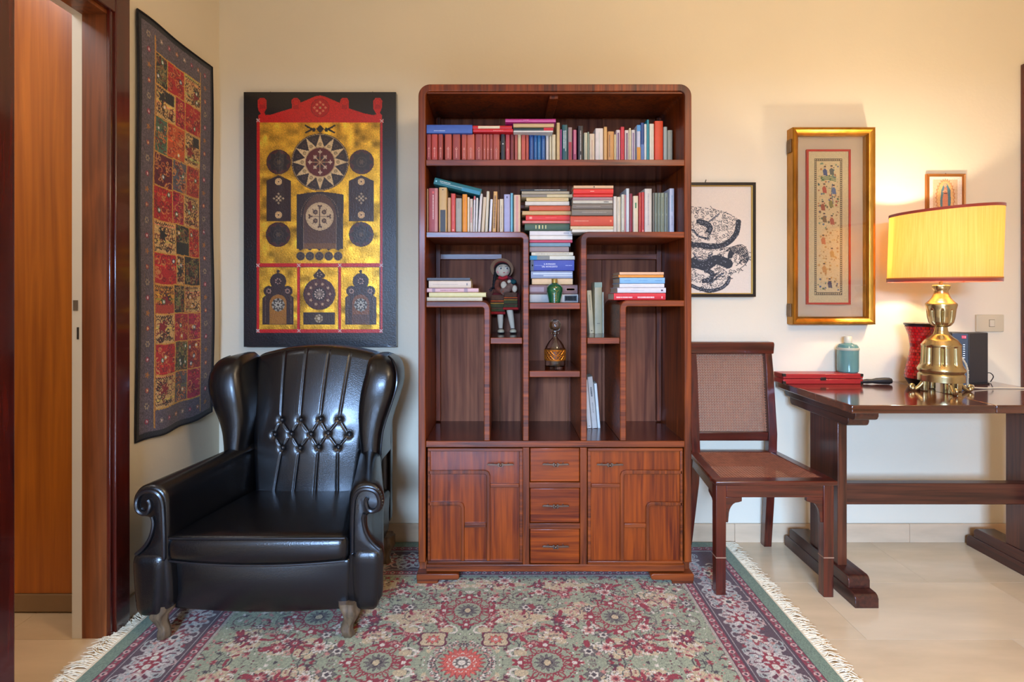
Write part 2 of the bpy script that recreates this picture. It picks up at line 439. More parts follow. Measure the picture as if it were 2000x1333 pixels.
# ---------------------------------------------------------------- rug
RC, RV, HX, HY, RZ = -.1315, 1.706, 1.1315, .824, .008
def rug_pattern():
    q = Cv(HX, HY, .002, (148, 148, 114))
    G = (147, 147, 114); TAN = (190, 164, 122); RED = (142, 32, 38); MAR = (98, 24, 38); PINK = (184, 120, 102); CRM = (208, 192, 168); DK = (66, 48, 44); GRY = (104, 88, 76); OR = (196, 84, 62)
    r = random.Random(4)
    fx, fy = HX-.30, HY-.28
    q.grain(.03, 3, 2)
    # clouds of pale ground
    for (x, y, a, bb_, n) in ((.19, .24, .095, .052, 5), (.30, .13, .05, .035, 4), (.44, .27, .11, .055, 6), (.07, .07, .04, .045, 4), (.52, .07, .10, .045, 5), (.10, .46, .10, .035, 5), (.70, .36, .07, .06, 5), (.36, .45, .09, .04, 6), (.72, .10, .05, .07, 5)):
        q.blob(x, y, a, TAN, n, .22, ry=bb_, ph=r.random()*6); q.blob(x, y, a*.9, CRM, n, .22, ry=bb_*.85, hole=.93)
        for k in range(14): q.blob(x+r.uniform(-a, a)*.7, y+r.uniform(-bb_, bb_)*.7, .006, r.choice([PINK, CRM, (150, 122, 96)]), 5, .3)
    # twining stems
    for k in range(60):
        x, y = r.uniform(0, fx), r.uniform(0, fy); a = r.uniform(0, 6.3); pts = []; w = r.choice([-1, 1])*r.uniform(.25, .5)
        for i in range(16):
            pts.append((x, y)); x += .012*math.cos(a); y += .012*math.sin(a); a += w*(1+.12*i)*.6
        q.line(pts, .0035, r.choice([DK, MAR, GRY, (92, 96, 78)]))
    def flower(x, y, R, c1, c2, c3, n=8, sharp=True):
        q.blob(x, y, R*1.08, DK, n, .28, sharp=sharp); q.blob(x, y, R*.97, c1, n, .28, sharp=sharp)
        q.blob(x, y, R*.62, c2, n, .2, ph=.4); q.blob(x, y, R*.32, c3); q.blob(x, y, R*.14, DK)
    for k in range(430):
        x, y = r.uniform(0, fx+.01), r.uniform(0, fy+.01); c = r.choice([RED, RED, MAR, PINK, CRM, DK, RED, PINK])
        a = r.uniform(0, 6.3)
        if r.random() < .55:
            q.blob(x, y, r.uniform(.007, .015), c, 0, 0, ry=.0048, rot=a)
        else: q.blob(x, y, r.uniform(.005, .009), c, 5, .35)
    for k in range(1300):
        x, y = r.uniform(0, fx), r.uniform(0, fy); q.blob(x, y, .003, r.choice([DK, MAR, CRM, PINK, GRY, RED]))
    for k in range(52):
        x, y = r.uniform(.05, fx), r.uniform(.05, fy); R = r.uniform(.014, .026)
        cc = r.choice([(RED, PINK, CRM), (PINK, RED, CRM), (CRM, PINK, RED), (GRY, CRM, DK), (MAR, RED, CRM)])
        flower(x, y, R, *cc, n=r.choice([6, 8, 10]))
        for s_ in (-1, 1):
            a = r.uniform(0, 6.3); q.blob(x+s_*R*1.6*math.cos(a), y+s_*R*1.6*math.sin(a), R*.8, RED, 0, 0, ry=R*.3, rot=a)
    def scrolls(cx, cy, R):
        for k in range(10):
            a = 2*math.pi*k/10; x = cx+R*math.cos(a); y = cy+R*math.sin(a)
            for sg in (-1, 1):
                pts = []; t = a+sg*1.2; px_, py_ = x, y
                for i in range(11):
                    pts.append((px_, py_)); px_ += .009*math.cos(t); py_ += .009*math.sin(t); t += sg*.5
                q.line(pts, .005, RED)
    # centre rosette and the motifs round it
    q.blob(0, 0, .115, G); 
    for k in range(170):
        a = r.uniform(0, math.pi/2); R = r.uniform(.078, .105); q.blob(R*math.cos(a), R*math.sin(a), .0032, r.choice([DK, CRM, GRY, PINK]))
    q.blob(0, 0, .066, RED, 22, .14); q.blob(0, 0, .060, OR, 22, .14); q.blob(0, 0, .042, CRM, 16, .12); q.blob(0, 0, .039, OR, 16, .1); q.blob(0, 0, .028, CRM); q.blob(0, 0, .022, GRY, 10, .2); q.blob(0, 0, .012, CRM)
    q.blob(.103, .115, .050, MAR, 4, .16, ry=.042, ph=.8); q.blob(.103, .115, .043, TAN, 4, .16, ry=.036, ph=.8); flower(.103, .115, .02, OR, PINK, CRM, 8)
    for (cx, cy) in ((0, .28), (.264, 0), (.52, .24)):
        if (cx, cy) == (0, 0): continue
        q.blob(cx, cy, .085, G, 8, .06)
        scrolls(cx, cy, .082)
        flower(cx, cy, .030, GRY, (120, 108, 90), TAN, 12); q.blob(cx, cy, .016, DK, 4, .2, ry=.02); q.blob(cx, cy, .011, TAN, ry=.014)
        for dx, dy in ((0, .085), (.085, 0), (0, -.085), (-.085, 0)):
            q.blob(cx+dx, cy+dy, .022, RED, 5, .35, ry=.018); q.blob(cx+dx, cy+dy, .008, CRM)
    for (x, y) in ((.17, .05), (.05, .17), (.17, .17)):
        q.blob(x, y, .028, CRM, ry=.02, hole=.7, rot=.7); q.blob(x+.012, y-.004, .022, TAN, ry=.015)
    # border: guards, dark ground, palmettes
    X, Y = np.meshgrid(q.x, q.y); d = np.minimum(HX-X, HY-Y)
    along = np.where(HX-X < HY-Y, Y, X)
    def band(a, b_, col): q.c[(d >= a) & (d < b_), :3] = col
    band(0, .30, (84, 54, 54))
    # palmettes and arabesques in the main band
    mid = .172
    def motif(px_, py_, k):
        if k % 2 == 0:
            q.blob(px_, py_, .062, (176, 162, 148), 9, .18); q.blob(px_, py_, .050, MAR, 9, .2); q.blob(px_, py_, .044, (196, 182, 166), 11, .3, sharp=True); q.blob(px_, py_, .026, RED, 7, .3); q.blob(px_, py_, .012, CRM)
        else:
            q.blob(px_, py_, .036, (150, 60, 58), 7, .25); q.blob(px_, py_, .022, CRM, 7, .3); q.blob(px_, py_, .01, DK)
    lines = []
    for k, t in enumerate(np.arange(0.05, HX-.2, .105)): lines.append((t, HY-mid, k, 0))
    for k, t in enumerate(np.arange(0.02, HY-.18, .105)): lines.append((HX-mid, t, k, 1))
    for (x, y, k, ax) in lines:
        for j in range(34):
            a = r.uniform(0, 6.3); px_ = x+r.uniform(-.05, .05); py_ = y+r.uniform(-.05, .05); pts = []; w = r.choice([-1, 1])*r.uniform(.3, .6)
            for i in range(12):
                pts.append((px_, py_)); px_ += .007*math.cos(a); py_ += .007*math.sin(a); a += w
            q.line(pts, .0058, r.choice([(176, 164, 150), (184, 166, 152), (160, 160, 146), (190, 150, 136)]))
        motif(x, y, k)
        for j in range(12): q.blob(x+r.uniform(-.055, .055), y+r.uniform(-.055, .055), .0065, r.choice([RED, CRM, PINK, (150, 155, 145)]), 5, .3)
    q.c[(d >= 0) & (d < .048), :3] = (114, 128, 100)
    gd = ((d >= .048) & (d < .078)) | ((d >= .262) & (d < .292))
    q.c[(d >= .292) & (d < .30), :3] = (168, 150, 128)
    q.c[gd, :3] = (132, 34, 44)
    ph = (along/.034) % 1; off = np.where(d < .1, np.abs(d-.063), np.abs(d-.277))
    q.c[gd & (np.hypot((ph-.5)*.034, off) < .0095), :3] = (196, 150, 136)
    q.c[gd & (np.hypot((ph-.5)*.034, off) < .005), :3] = (60, 30, 38)
    q.c[gd & (np.hypot((((along/.034)+.5) % 1-.5)*.034, off) < .004), :3] = (110, 120, 100)
    for a in (.048, .078, .258, .290): q.c[(d >= a) & (d < a+.0035), :3] = (58, 30, 36)
    q.c[(d >= .086) & (d < .090), :3] = (170, 160, 146); q.c[(d >= .250) & (d < .254), :3] = (170, 160, 146)
    q.grain(.09, 1, 9)
    return q
q = rug_pattern()
rug = thing('rug', 'large floral rug with sage green field, dark red border and cream fringes', 'rug', (RC, RV, 0))
rug_mat = painted_mat('rug_pile', 0.95, bump=0.6, bscale=500, sheen=0.15)
def rug_part(name, v0, v1, dx, dy):
    cv = Cv(2*HX, v1-v0, 1.0, (0, 0, 0))
    cv.nx = int(2*HX/dx)+1; cv.ny = int((v1-v0)/dy)+1
    cv.x = np.linspace(-HX, HX, cv.nx); cv.y = np.linspace(v0, v1, cv.ny)
    ix = np.clip((np.abs(cv.x)/.002).round().astype(int), 0, q.nx-1); iy = np.clip((np.abs(cv.y)/.002).round().astype(int), 0, q.ny-1)
    cv.c = q.c[np.ix_(iy, ix)]
    def place(X, Y): return np.stack([RC+X, RV+Y, np.full_like(X, RZ)], -1)
    o = sheet(name, cv, place, rug_mat, rug)
    return o
rp = rug_part('pile', -.25, HY, .0024, .0030)
rp = rug_part('pile', -HY, -.25, .006, .007)
EDGE = mat('rug_binding', (114, 128, 100), .95, bump=.4, bscale=400)
MB().box(RC-HX-.002, RC+HX+.002, RV-HY-.002, RV+HY+.002, 0.0005, RZ-.0008).build('backing', EDGE, rug, bevel=.002)
FR = mat('fringe_cotton', (228, 206, 170), .95, var=.1, vscale=30)
for s_ in (-1, 1):
    fr = MB(); n = 560
    for k in range(n):
        y = RV-HY+2*HY*(k+.5)/n; x = RC+s_*HX; L = random.uniform(.05, .085)*(1.0 if s_ < 0 else .8)
        a = random.gauss(0, .45)+.35*math.sin(k*.11); p = [(x-.004*s_, y, .006)]; 
        for i in range(1, 5):
            t = i/4; p.append((x+s_*L*t*math.cos(a*t), y+L*t*math.sin(a*t), .0075+.006*math.sin(t*math.pi)*random.uniform(.3, 1.2)*(1 if i < 4 else 0)))
        fr.tube(p, .0016, 4, radii=[.0017, .0016, .0015, .0014, .0009])
    fr.box(RC+s_*HX-.003, RC+s_*HX+.005*1, RV-HY, RV+HY, .001, .009)
    stuff(fr.build('fringe', FR, rug))
# ---------------------------------------------------------------- bookcase
YB = 2.179; YBK = 2.53; SB = 1080/YB
def bx(px): return SX(px, YB)
def bz(py): return SZ(py, YB)
case = thing('bookcase', 'tall carved mahogany bookcase with stepped open shelves, two doors and three drawers', 'bookcase', ((bx(817)+bx(1351))/2, (YB+YBK)/2, 0))
T = .0145
# carcass: side, round corner, top
xl, xr, zt, r_ = bx(817)+T, bx(1351)-T, 1.975-T-.002, .032
path = [(xl, .085), (xl, zt-r_)]+arc(xl+r_, zt-r_, r_, 180, 90, 8)[1:]+arc(xr-r_, zt-r_, r_, 90, 0, 8)+[(xr, .085)]
MB().prism(thick_line(path, T), YB, YBK-.004).build('carcass', MAH_V, case, bevel=.004)
MB().box(xl+T, xr-T, YB+.006, YB+.03, zt-.022, zt-T).build('top_rail', MAH_H, case, bevel=.002)
# back made of boards
e = [bx(832)-.002, -.02, .29, .445, bx(1337)+.002]
for a, b_ in zip(e[:-1], e[1:]): MB().box(a+.0006, b_-.0006, YBK-.012, YBK-.004, .09, 1.955).build('back_board', MAH_B, case, bevel=.001)
for pz in (1.80, 1.53): MB().box(bx(832), bx(1337), YBK-.034, YBK-.012, pz-.018, pz+.018).build('back_rail', MAH_H, case, bevel=.002)
MB().box(bx(832), -.01, YBK-.03, YBK-.012, 1.30, 1.325).build('back_rail', MAH_H, case, bevel=.002)
MB().box(bx(1135), bx(1337), YBK-.03, YBK-.012, 1.30, 1.325).build('back_rail', MAH_H, case, bevel=.002)
MB().box(.18, .215, YB+.03, YBK-.012, zt-.034, zt-T).build('top_brace', MAH_V, case, bevel=.002)
for sx_ in (xl+T, xr-T-.022): MB().box(sx_, sx_+.022, YBK-.034, YBK-.012, .57, 1.95).build('corner_post', MAH_V, case, bevel=.002)
h = .0115
def shelf(pl, pr, py, name='shelf'):
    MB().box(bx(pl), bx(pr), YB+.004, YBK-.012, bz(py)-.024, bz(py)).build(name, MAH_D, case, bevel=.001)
    MB().box(bx(pl), bx(pr), YB-.001, YB+.0045, bz(py)-.0245, bz(py)).build('shelf_edge', MAH_H, case, bevel=.002)
shelf(832, 1337, 312)
z1 = bz(453)-.012
def bent(p):  # a shelf that turns down into an upright round a soft corner
    MB().prism(thick_line(p, .012), YB, YBK-.012).build('bent_shelf', MAH_H, case, bevel=.003)
rr = .02
lx = bx(1027); bent([(bx(832), z1), (lx-rr, z1)]+arc(lx-rr, z1-rr, rr, 90, 0, 6)[1:]+[(lx, bz(862))])
rx = bx(1140); bent([(bx(1337), z1), (rx+rr, z1)]+arc(rx+rr, z1-rr, rr, 90, 180, 6)[1:]+[(rx, bz(862))])
z3 = bz(589)-.012; mx_ = bx(951); bent([(bx(832), z3), (mx_-rr, z3)]+arc(mx_-rr, z3-rr, rr, 90, 0, 6)[1:]+[(mx_, bz(862))])
z3 = bz(587)-.012; nx_ = bx(1217); bent([(bx(1337), z3), (nx_+rr, z3)]+arc(nx_+rr, z3-rr, rr, 90, 180, 6)[1:]+[(nx_, bz(862))])
shelf(958, 1020, 660); shelf(1034, 1133, 592); shelf(1034, 1133, 725); shelf(1147, 1210, 660)
shelf(832, 1337, 862, 'deck')
# cabinet
ZD0, ZD1 = bz(1103), bz(876)
MB().box(bx(1021), bx(1034), YB, YBK-.02, bz(1104), bz(875)).build('divider', MAH_V, case, bevel=.002)
MB().box(bx(1133), bx(1146.5), YB, YBK-.02, bz(1104), bz(875)).build('divider', MAH_V, case, bevel=.002)
MB().box(bx(832), bx(1337), YB-.002, YBK-.02, bz(1117), bz(1103)).build('bottom_rail', MAH_H, case, bevel=.003)
MB().box(bx(1034), bx(1133), YB, YB+.1, bz(954), bz(943)).build('drawer_rail', MAH_H, case, bevel=.002)
MB().box(bx(1034), bx(1133), YB, YB+.1, bz(1034), bz(1023)).build('drawer_rail', MAH_H, case, bevel=.002)
BRASS_D = mat('aged_bronze', (112, 92, 78), .38, metal=.85, bump=.3, bscale=150)
def handle(cx, cz, parent, dy=0.0):
    m = MB()
    for s_ in (-1, 1):
        m.prism([(cx+s_*.001, cz-.005), (cx+s_*.008, cz-.009), (cx+s_*.012, cz-.002), (cx+s_*.051, cz-.001), (cx+s_*.053, cz+.003), (cx+s_*.046, cz+.006), (cx+s_*.014, cz+.004), (cx+s_*.007, cz+.009), (cx+s_*.001, cz+.004)], YB-.013, YB-.007)
        m.tube([(cx+s_*.03, YB+.002, cz+.002), (cx+s_*.03, YB-.010, cz+.002)], .004, 8)
    m.ball((cx, YB-.012, cz), .006, 10, 6); m.xform(lambda p: Vector((p.x, p.y+dy, p.z)))
    return m.build('handle', BRASS_D, parent, bevel=.001)
MAH_P = wood('mahogany_door_panel', (84, 26, 6), (148, 62, 8), 2, 0.34, 0.22, spec=0.35)
MAH_R = wood('mahogany_drawer_front', (82, 24, 6), (152, 64, 8), 0, 0.34, 0.22, spec=0.35)
def door(side):
    X = (lambda p: bx(p)) if side < 0 else (lambda p: bx(2169-p))       # the right door mirrors the left
    m = MB().box(X(835), X(1021), YB+.011, YB+.026, ZD0+.002, ZD1-.002)
    d = m.build('door', MAH_P, case, bevel=.001)
    def mould(p, t): MB().prism(thick_line([(X(a), bz(c)) for a, c in p], t), YB+.001, YB+.013).build('moulding', MAH_V, d, bevel=.0022)
    def bar(a, b_, c, e_): MB().box(X(a), X(b_), YB+.001, YB+.013, bz(e_), bz(c)).build('moulding', MAH_H, d, bevel=.0022)
    def corner(a, c, rad=7):   # outer bend as path
        return [(a-rad, c), (a-rad*.3, c+rad*.3), (a, c+rad)]
    mould([(836, 923.5)]+corner(953.5, 923.5)+[(953.5, 1097)], .0075)
    mould([(836, 985.5)]+corner(903.5, 985.5)+[(903.5, 1097)], .0068)
    bar(907, 949.5, 1023.5, 1032); bar(957.5, 1014, 946, 953.5)
    bar(835, 1021, 876.5, 882.5); bar(835, 1021, 1097, 1102.5); bar(835, 840, 882, 1097); bar(1014.5, 1021, 882, 1097)
    cxh = (X(951)+X(1004))/2; handle(cxh, bz(909), d, .010)
door(-1); door(1)
for a, b_, hy in ((876, 942, 907), (954.5, 1022, 988), (1034.5, 1102, 1067)):
    d = MB().box(bx(1035.5), bx(1132), YB+.002, YB+.30, bz(b_), bz(a)).build('drawer', MAH_R, case, bevel=.003)
    handle(bx(1085), bz(hy), d)
for s_, a, b_, c in ((1, 817, 897, 855), (-1, 1351, 1270, 1312)):
    for y0, y1 in ((YB-.012, YB+.05), (YBK-.06, YBK-.01)):
        m = MB().prism([(bx(a)-s_*.003, RZ), (bx(c), RZ), (bx(c)+s_*.004, bz(1131)), (bx(b_)-s_*.006, bz(1131)), (bx(b_), bz(1128)), (bx(b_), bz(1121)), (bx(b_)-s_*.01, bz(1119)), (bx(a)-s_*.004, bz(1119)), (bx(a)-s_*.006, bz(1125))], y0, y1)
        m.build('foot', MAH_H, case, bevel=.003)
    MB().box(bx(a), bx(a)+s_*.03, YB+.03, YBK-.01, bz(1119), .09).build('foot_rail', MAH_V, case)

# ---------------------------------------------------------------- books
PAGES = mat('book_pages', (206, 192, 164), .9, bump=.5, bscale=900, stretch=(1, 1, .05))
PAGES_H = PAGES
bookmats = {}
def bmat(c, rough=.45):
    k = tuple(c)
    if k not in bookmats: bookmats[k] = mat('book_cover_%02x%02x%02x' % k, c, rough, var=.06, vscale=40)
    return bookmats[k]
WHITE = (214, 208, 198); CREAM = (206, 190, 158); TANC = (188, 150, 104); BLACK = (30, 28, 30); GREY = (128, 122, 116)
def book(x, yf, z, th, ht, dp, col, label, group, ang=0.0, marks=(), title=None, fore=False, tilt_pivot=None):
    """a book whose spine faces -y; local x = thickness, z = spine length. ang (radians) turns it about y"""
    root_loc = Vector((x, yf, z))
    m = MB(); c = .0016 if th < .02 else .0024; e_ = min(.004, th*.2)
    h2 = th/2
    out = [(-h2, dp), (-h2, e_), (-h2+e_*.4, e_*.25), (-h2+e_*1.2, 0), (h2-e_*1.2, 0), (h2-e_*.4, e_*.25), (h2, e_), (h2, dp), (h2-c, dp), (h2-c, e_+c), (-h2+c, e_+c), (-h2+c, dp)]
    if fore: out = [(a, dp-b_) for a, b_ in out][::-1]
    m.prism(out, 0, ht, 'z')
    o = m.build('book', bmat(col), None); o.location = root_loc; o.rotation_euler = (0, ang, 0)
    tag(o, label, 'book', group)
    p = MB().box(-h2+c, h2-c, (e_+c if not fore else .003), (dp-.003 if not fore else dp-e_-c), .002, ht-.002)
    pp = p.build('page_block', PAGES, None); pp.parent = o
    for mk in marks:   # (kind, z0, z1, halfwidth share, colour)
        kind, a, b_, wd, cc = mk[:5]; mm = MB(); cx = mk[5]*th if len(mk) > 5 else 0
        if kind == 'band': mm.box(cx-wd*h2, cx+wd*h2, -.0006, .0012, a*ht, b_*ht)
        else:            # lettering too small to read: short strokes
            zz = a*ht; rr_ = random.Random(int(x*9999)+int(a*100))
            while zz < b_*ht:
                L = rr_.uniform(.0012, .004); mm.box(cx-wd*h2, cx+wd*h2, -.0006, .0012, zz, min(zz+L, b_*ht)); zz += L+rr_.uniform(.0007, .0016)
        k = mm.build('spine_band' if kind == 'band' else 'spine_title', bmat(cc), None); k.parent = o
    return o
ROWN = {}
def nth(n): return ['first', 'second', 'third', 'fourth', 'fifth', 'sixth', 'seventh', 'eighth', 'ninth', 'tenth', 'eleventh', 'twelfth', 'thirteenth', 'fourteenth', 'fifteenth', 'sixteenth', 'seventeenth', 'eighteenth', 'nineteenth', 'twentieth'][n]

def standing(rows, zsh, d0, d1, pa, pb, where, group):
    """rows: (px left, px right, py top, colour, words, marks, lean px of the top)"""
    for k, row in enumerate(rows):
        a, b_, top, col, desc = row[:5]; marks = row[5] if len(row) > 5 else (); lean = row[6] if len(row) > 6 else 0
        t = ((a+b_)/2-pa)/(pb-pa); D = d0+(d1-d0)*t
        xa, xb = max(SX(a, D), -.3082), SX(b_, D); th = max(.004, (xb-xa)-.0006); ht = SZ(top, D)-zsh
        ang = math.atan2(lean*D/1080, ht); ht_ = ht/math.cos(ang)
        # a leaning book stands on one bottom edge
        lift = abs(math.sin(ang))*th/2
        prev = rows[k-1][4] if k else None; nxt = rows[k+1][4] if k < len(rows)-1 else None
        nb = lambda q_: q_.split(' with ')[0].split(' tipped ')[0]
        if prev and nxt:
            lab = '%s, %s, between %s and %s' % (desc, where, nb(prev), nb(nxt))
            if len(lab.replace(',', '').split()) > 16: lab = '%s, %s, between %s and %s' % (nb(desc), where, nb(prev), nb(nxt))
            if len(lab.replace(',', '').split()) > 16: lab = '%s between %s and %s' % (nb(desc), nb(prev).replace(' paperback', ' one').replace(' book', ' one'), nb(nxt).replace(' paperback', ' one').replace(' book', ' one'))
            if len(lab.replace(',', '').split()) > 16: lab = '%s, %s, between %s and %s' % (nb(desc), where, nb(prev).replace(' paperback', ' one').replace(' book', ' one'), nb(nxt).replace(' paperback', '').replace(' book', ''))
        elif nxt: lab = '%s at the left end of its row, %s' % (desc, where)
        else: lab = '%s at the right end of its row, %s' % (desc, where)
        if len(row) > 7: lab = row[7]
        book((xa+xb)/2, D, zsh+lift+.0003, th, ht_, random.uniform(.115, .14), col, lab, group, ang, marks)
def stack(rows, zsh, D, where, group, dp=.14):
    """rows bottom to top: (px left, px right, px thick, colour, words, marks, fore edge?)"""
    z = zsh+.0003; n = len(rows)
    for k, row in enumerate(rows):
        a, b_, thp, col, desc = row[:5]; marks = row[5] if len(row) > 5 else (); fore = row[6] if len(row) > 6 else False
        Dk = D+random.uniform(0, .006); xa, xb = max(SX(a, Dk), -.3082), SX(b_, Dk); th = thp*D/1080-.0004; ln = xb-xa
        lab = '%s lying in %s' % (desc, where)
        if k == 0: lab += ', lowest'
        elif k == n-1: lab += ', topmost'
        # lying: local z -> +x, local x -> -z : turn 90 degrees about y
        book(xa, Dk, z+th/2, th, ln, dp+random.uniform(-.01, .01), col, lab, group, math.pi/2, marks, fore=fore)
        z += th+.0004
    return z
R1 = (150, 62, 52); R2 = (168, 74, 58); R3 = (140, 52, 50)
red_t = (('title', .12, .52, .14, (214, 140, 120)), ('band', .44, .47, .3, (224, 160, 140)))
zA = bz(312)
A = []
cr = [(90, 158), (160, 248), (255, 322), (345, 445), (455, 565), (580, 655), (655, 765), (770, 878), (880, 925), (925, 972), (972, 1020), (1020, 1115)]
for k, (a, b_) in enumerate(cr):
    A.append((820+a/7.143, 820+b_/7.143, 262.5, [R3, (170, 60, 48), R1, R2, R1, R2, (178, 84, 62), R1, R2, R2, R1, R2][k], 'brick red paperback', red_t, 0,
              'brick red paperback of the uniform set, %s from left on top shelf' % nth(k)))
A += [(978, 986.5, 259, (38, 38, 40), 'thin black book', (('band', .6, .64, .3, (190, 190, 186)),)),
      (987.3, 995.8, 263, (176, 60, 66), 'raspberry red paperback', red_t), (996.6, 1004, 261, (120, 38, 38), 'dark red paperback'),
      (1005, 1011, 263, (168, 78, 66), 'faded red paperback'), (1011.3, 1017.7, 260.5, (206, 182, 140), 'slim cream book'),
      (1018.2, 1026.5, 262.5, (190, 84, 66), 'salmon red paperback'), (1027, 1032.8, 262.5, (176, 74, 58), 'narrow brick red paperback'),
      (1033.5, 1042.6, 260, (20, 62, 128), 'navy blue paperback', (('title', .15, .85, .1, (120, 160, 200)),), 0, 'navy blue paperback, leftmost of the four blue ones on the top shelf'),
      (1042.8, 1049.2, 260, (24, 88, 150), 'blue paperback', (('title', .2, .7, .1, (140, 180, 210)),), 0, 'mid blue paperback, second of the four blue ones on the top shelf'),
      (1049.5, 1056.6, 260, (18, 98, 152), 'bright blue paperback', (('title', .2, .7, .1, (140, 180, 210)),), 0, 'brighter blue paperback, third of the four blue ones on the top shelf'),
      (1056.9, 1065, 260, (22, 78, 140), 'dark blue paperback', (('title', .2, .8, .1, (140, 180, 210)),), 0, 'dark blue paperback, rightmost of the four blue ones on the top shelf'),
      (1066.3, 1072, 261, (196, 190, 186), 'slim pale grey book'), (1073, 1077.3, 263, (200, 188, 158), 'thin ivory book'), (1077.8, 1085.4, 263, (204, 190, 158), 'ivory paperback'),
      (1087, 1093.6, 240, (196, 166, 116), 'tall straw coloured book'), (1093.8, 1097.4, 253, (140, 56, 116), 'thin magenta book'),
      (1097.7, 1108.8, 244, (28, 82, 88), 'teal book with white lettering', (('title', .4, .85, .16, (214, 224, 224), -.16), ('title', .33, .86, .14, (214, 224, 224), .14))),
      (1109.4, 1117.6, 249, (150, 128, 126), 'grey and red book', (('band', .02, .6, .7, (160, 44, 56)),)), (1119, 1126.6, 254, (150, 60, 96), 'plum paperback', (('band', .3, 1, .3, (206, 120, 140)),)),
      (1128.5, 1139.5, 246, (34, 28, 32), 'thick black book', (('title', .35, .88, .16, (190, 184, 180)), ('title', .05, .25, .16, (190, 184, 180)))),
      (1140.8, 1147.5, 259.5, (190, 184, 156), 'pale olive paperback', (('title', .1, .7, .12, (120, 110, 90)),)), (1147.6, 1150.8, 258, (120, 134, 116), 'thin grey green book'),
      (1151, 1161.7, 261.5, (206, 186, 160), 'beige paperback', (('title', .1, .8, .1, (170, 110, 90)),)), (1162.7, 1178.5, 251, (212, 200, 192), 'broad white book', (('title', .15, .9, .1, (180, 190, 176)),)),
      (1179.3, 1186, 248, (206, 158, 96), 'light tan book'), (1186.7, 1199.5, 257, (196, 140, 78), 'ochre paperback', (('title', .25, .9, .14, (120, 92, 70), -.2),)),
      (1199.8, 1202.9, 263, (220, 202, 150), 'thin butter yellow book'), (1203.5, 1211.6, 254, (200, 184, 184), 'white book with purple spine label', (('band', .03, .92, .38, (104, 62, 104)),)),
      (1212, 1219.8, 248, (196, 40, 56), 'scarlet paperback', (('title', .3, .7, .12, (150, 20, 34)),)), (1220.3, 1228.6, 254.5, (206, 194, 184), 'ivory book with violet label', (('band', .02, .92, .35, (96, 62, 100)),)),
      (1229, 1232.4, 250.5, (220, 206, 168), 'thin pale yellow book'), (1233.2, 1240.8, 254, (198, 190, 188), 'white book with lilac label', (('band', .03, .92, .4, (130, 104, 140)),)),
      (1243.8, 1251.3, 244.5, (190, 190, 206), 'white and orange book', (('band', 0, .46, .98, (210, 138, 34)), ('band', .85, 1, .98, (60, 140, 200)))),
      (1251.5, 1258, 240, (20, 66, 130), 'royal blue book', (('band', 0, .5, .98, (70, 110, 170)),)), (1258.2, 1263.2, 242.5, (208, 208, 204), 'slim white book'),
      (1263.4, 1267.8, 234, (22, 136, 150), 'tall thin turquoise book'), (1268.2, 1277.8, 242, (216, 208, 188), 'white paperback', (('title', .2, .85, .08, (180, 170, 150)),)),
      (1278.6, 1295.4, 236.5, (216, 62, 18), 'broad orange red book', (('band', .03, .07, .15, (60, 20, 14), .15),)), (1296, 1303.5, 248, (158, 166, 158), 'grey green paperback'),
      (1303.8, 1314, 254.5, (164, 160, 138), 'sage paperback', (('title', .1, .9, .1, (196, 192, 170)),))]
standing(A, zA, 2.19, 2.315, 832, 1337, 'top shelf', 'books standing on the top shelf')
zt_ = SZ(260.0, 2.2)+.0035
def lying(px0, px1, z, thp, D, col, lab, marks=(), ang=0.0, fore=False, dp=.13, group='books laid on top of the standing rows'):
    xa, xb = max(SX(px0, D), -.3082), SX(px1, D); th = thp*D/1080
    o = book(xa, D, z+th/2, th, xb-xa, dp, col, lab, group, math.pi/2+ang, marks, fore=fore); return z+th+.0005
lying(833, 922.5, SZ(262.5, 2.2)+.002, 17.5, 2.195, (62, 92, 168), 'thick blue book lying on the red paperbacks at left of top shelf', (('title', .16, .40, .08, (170, 190, 220), .2),))
z_ = lying(924, 1002, zt_, 6.5, 2.20, (196, 30, 38), 'bright red book lying directly on the red paperbacks of top shelf', (('title', .5, .75, .12, (230, 160, 150)),))
lying(923, 1000, z_, 7, 2.205, (190, 24, 30), 'red book with pages outward lying on another red book, top shelf', (('band', .14, .69, .7, (214, 200, 170)),))
z_ = lying(1003, 1080, zt_, 3.2, 2.20, (206, 204, 200), 'thin white book, lowest of the pile over the blue paperbacks')
z_ = lying(1003.5, 1080.5, z_, 6.0, 2.205, (28, 48, 44), 'dark green and red book in the pile over the blue paperbacks', (('band', .76, 1, .98, (186, 20, 40)),))
z_ = lying(1002.5, 1082, z_, 7.6, 2.20, (196, 166, 118), 'straw coloured book in the pile over the blue paperbacks')
z_ = lying(987, 1085.5, z_, 7.2, 2.19, (168, 40, 120), 'magenta book on top of the pile over the blue paperbacks', (('title', .36, .46, .3, (224, 130, 190)), ('band', 0, 1, .25, (206, 110, 170), .15)))

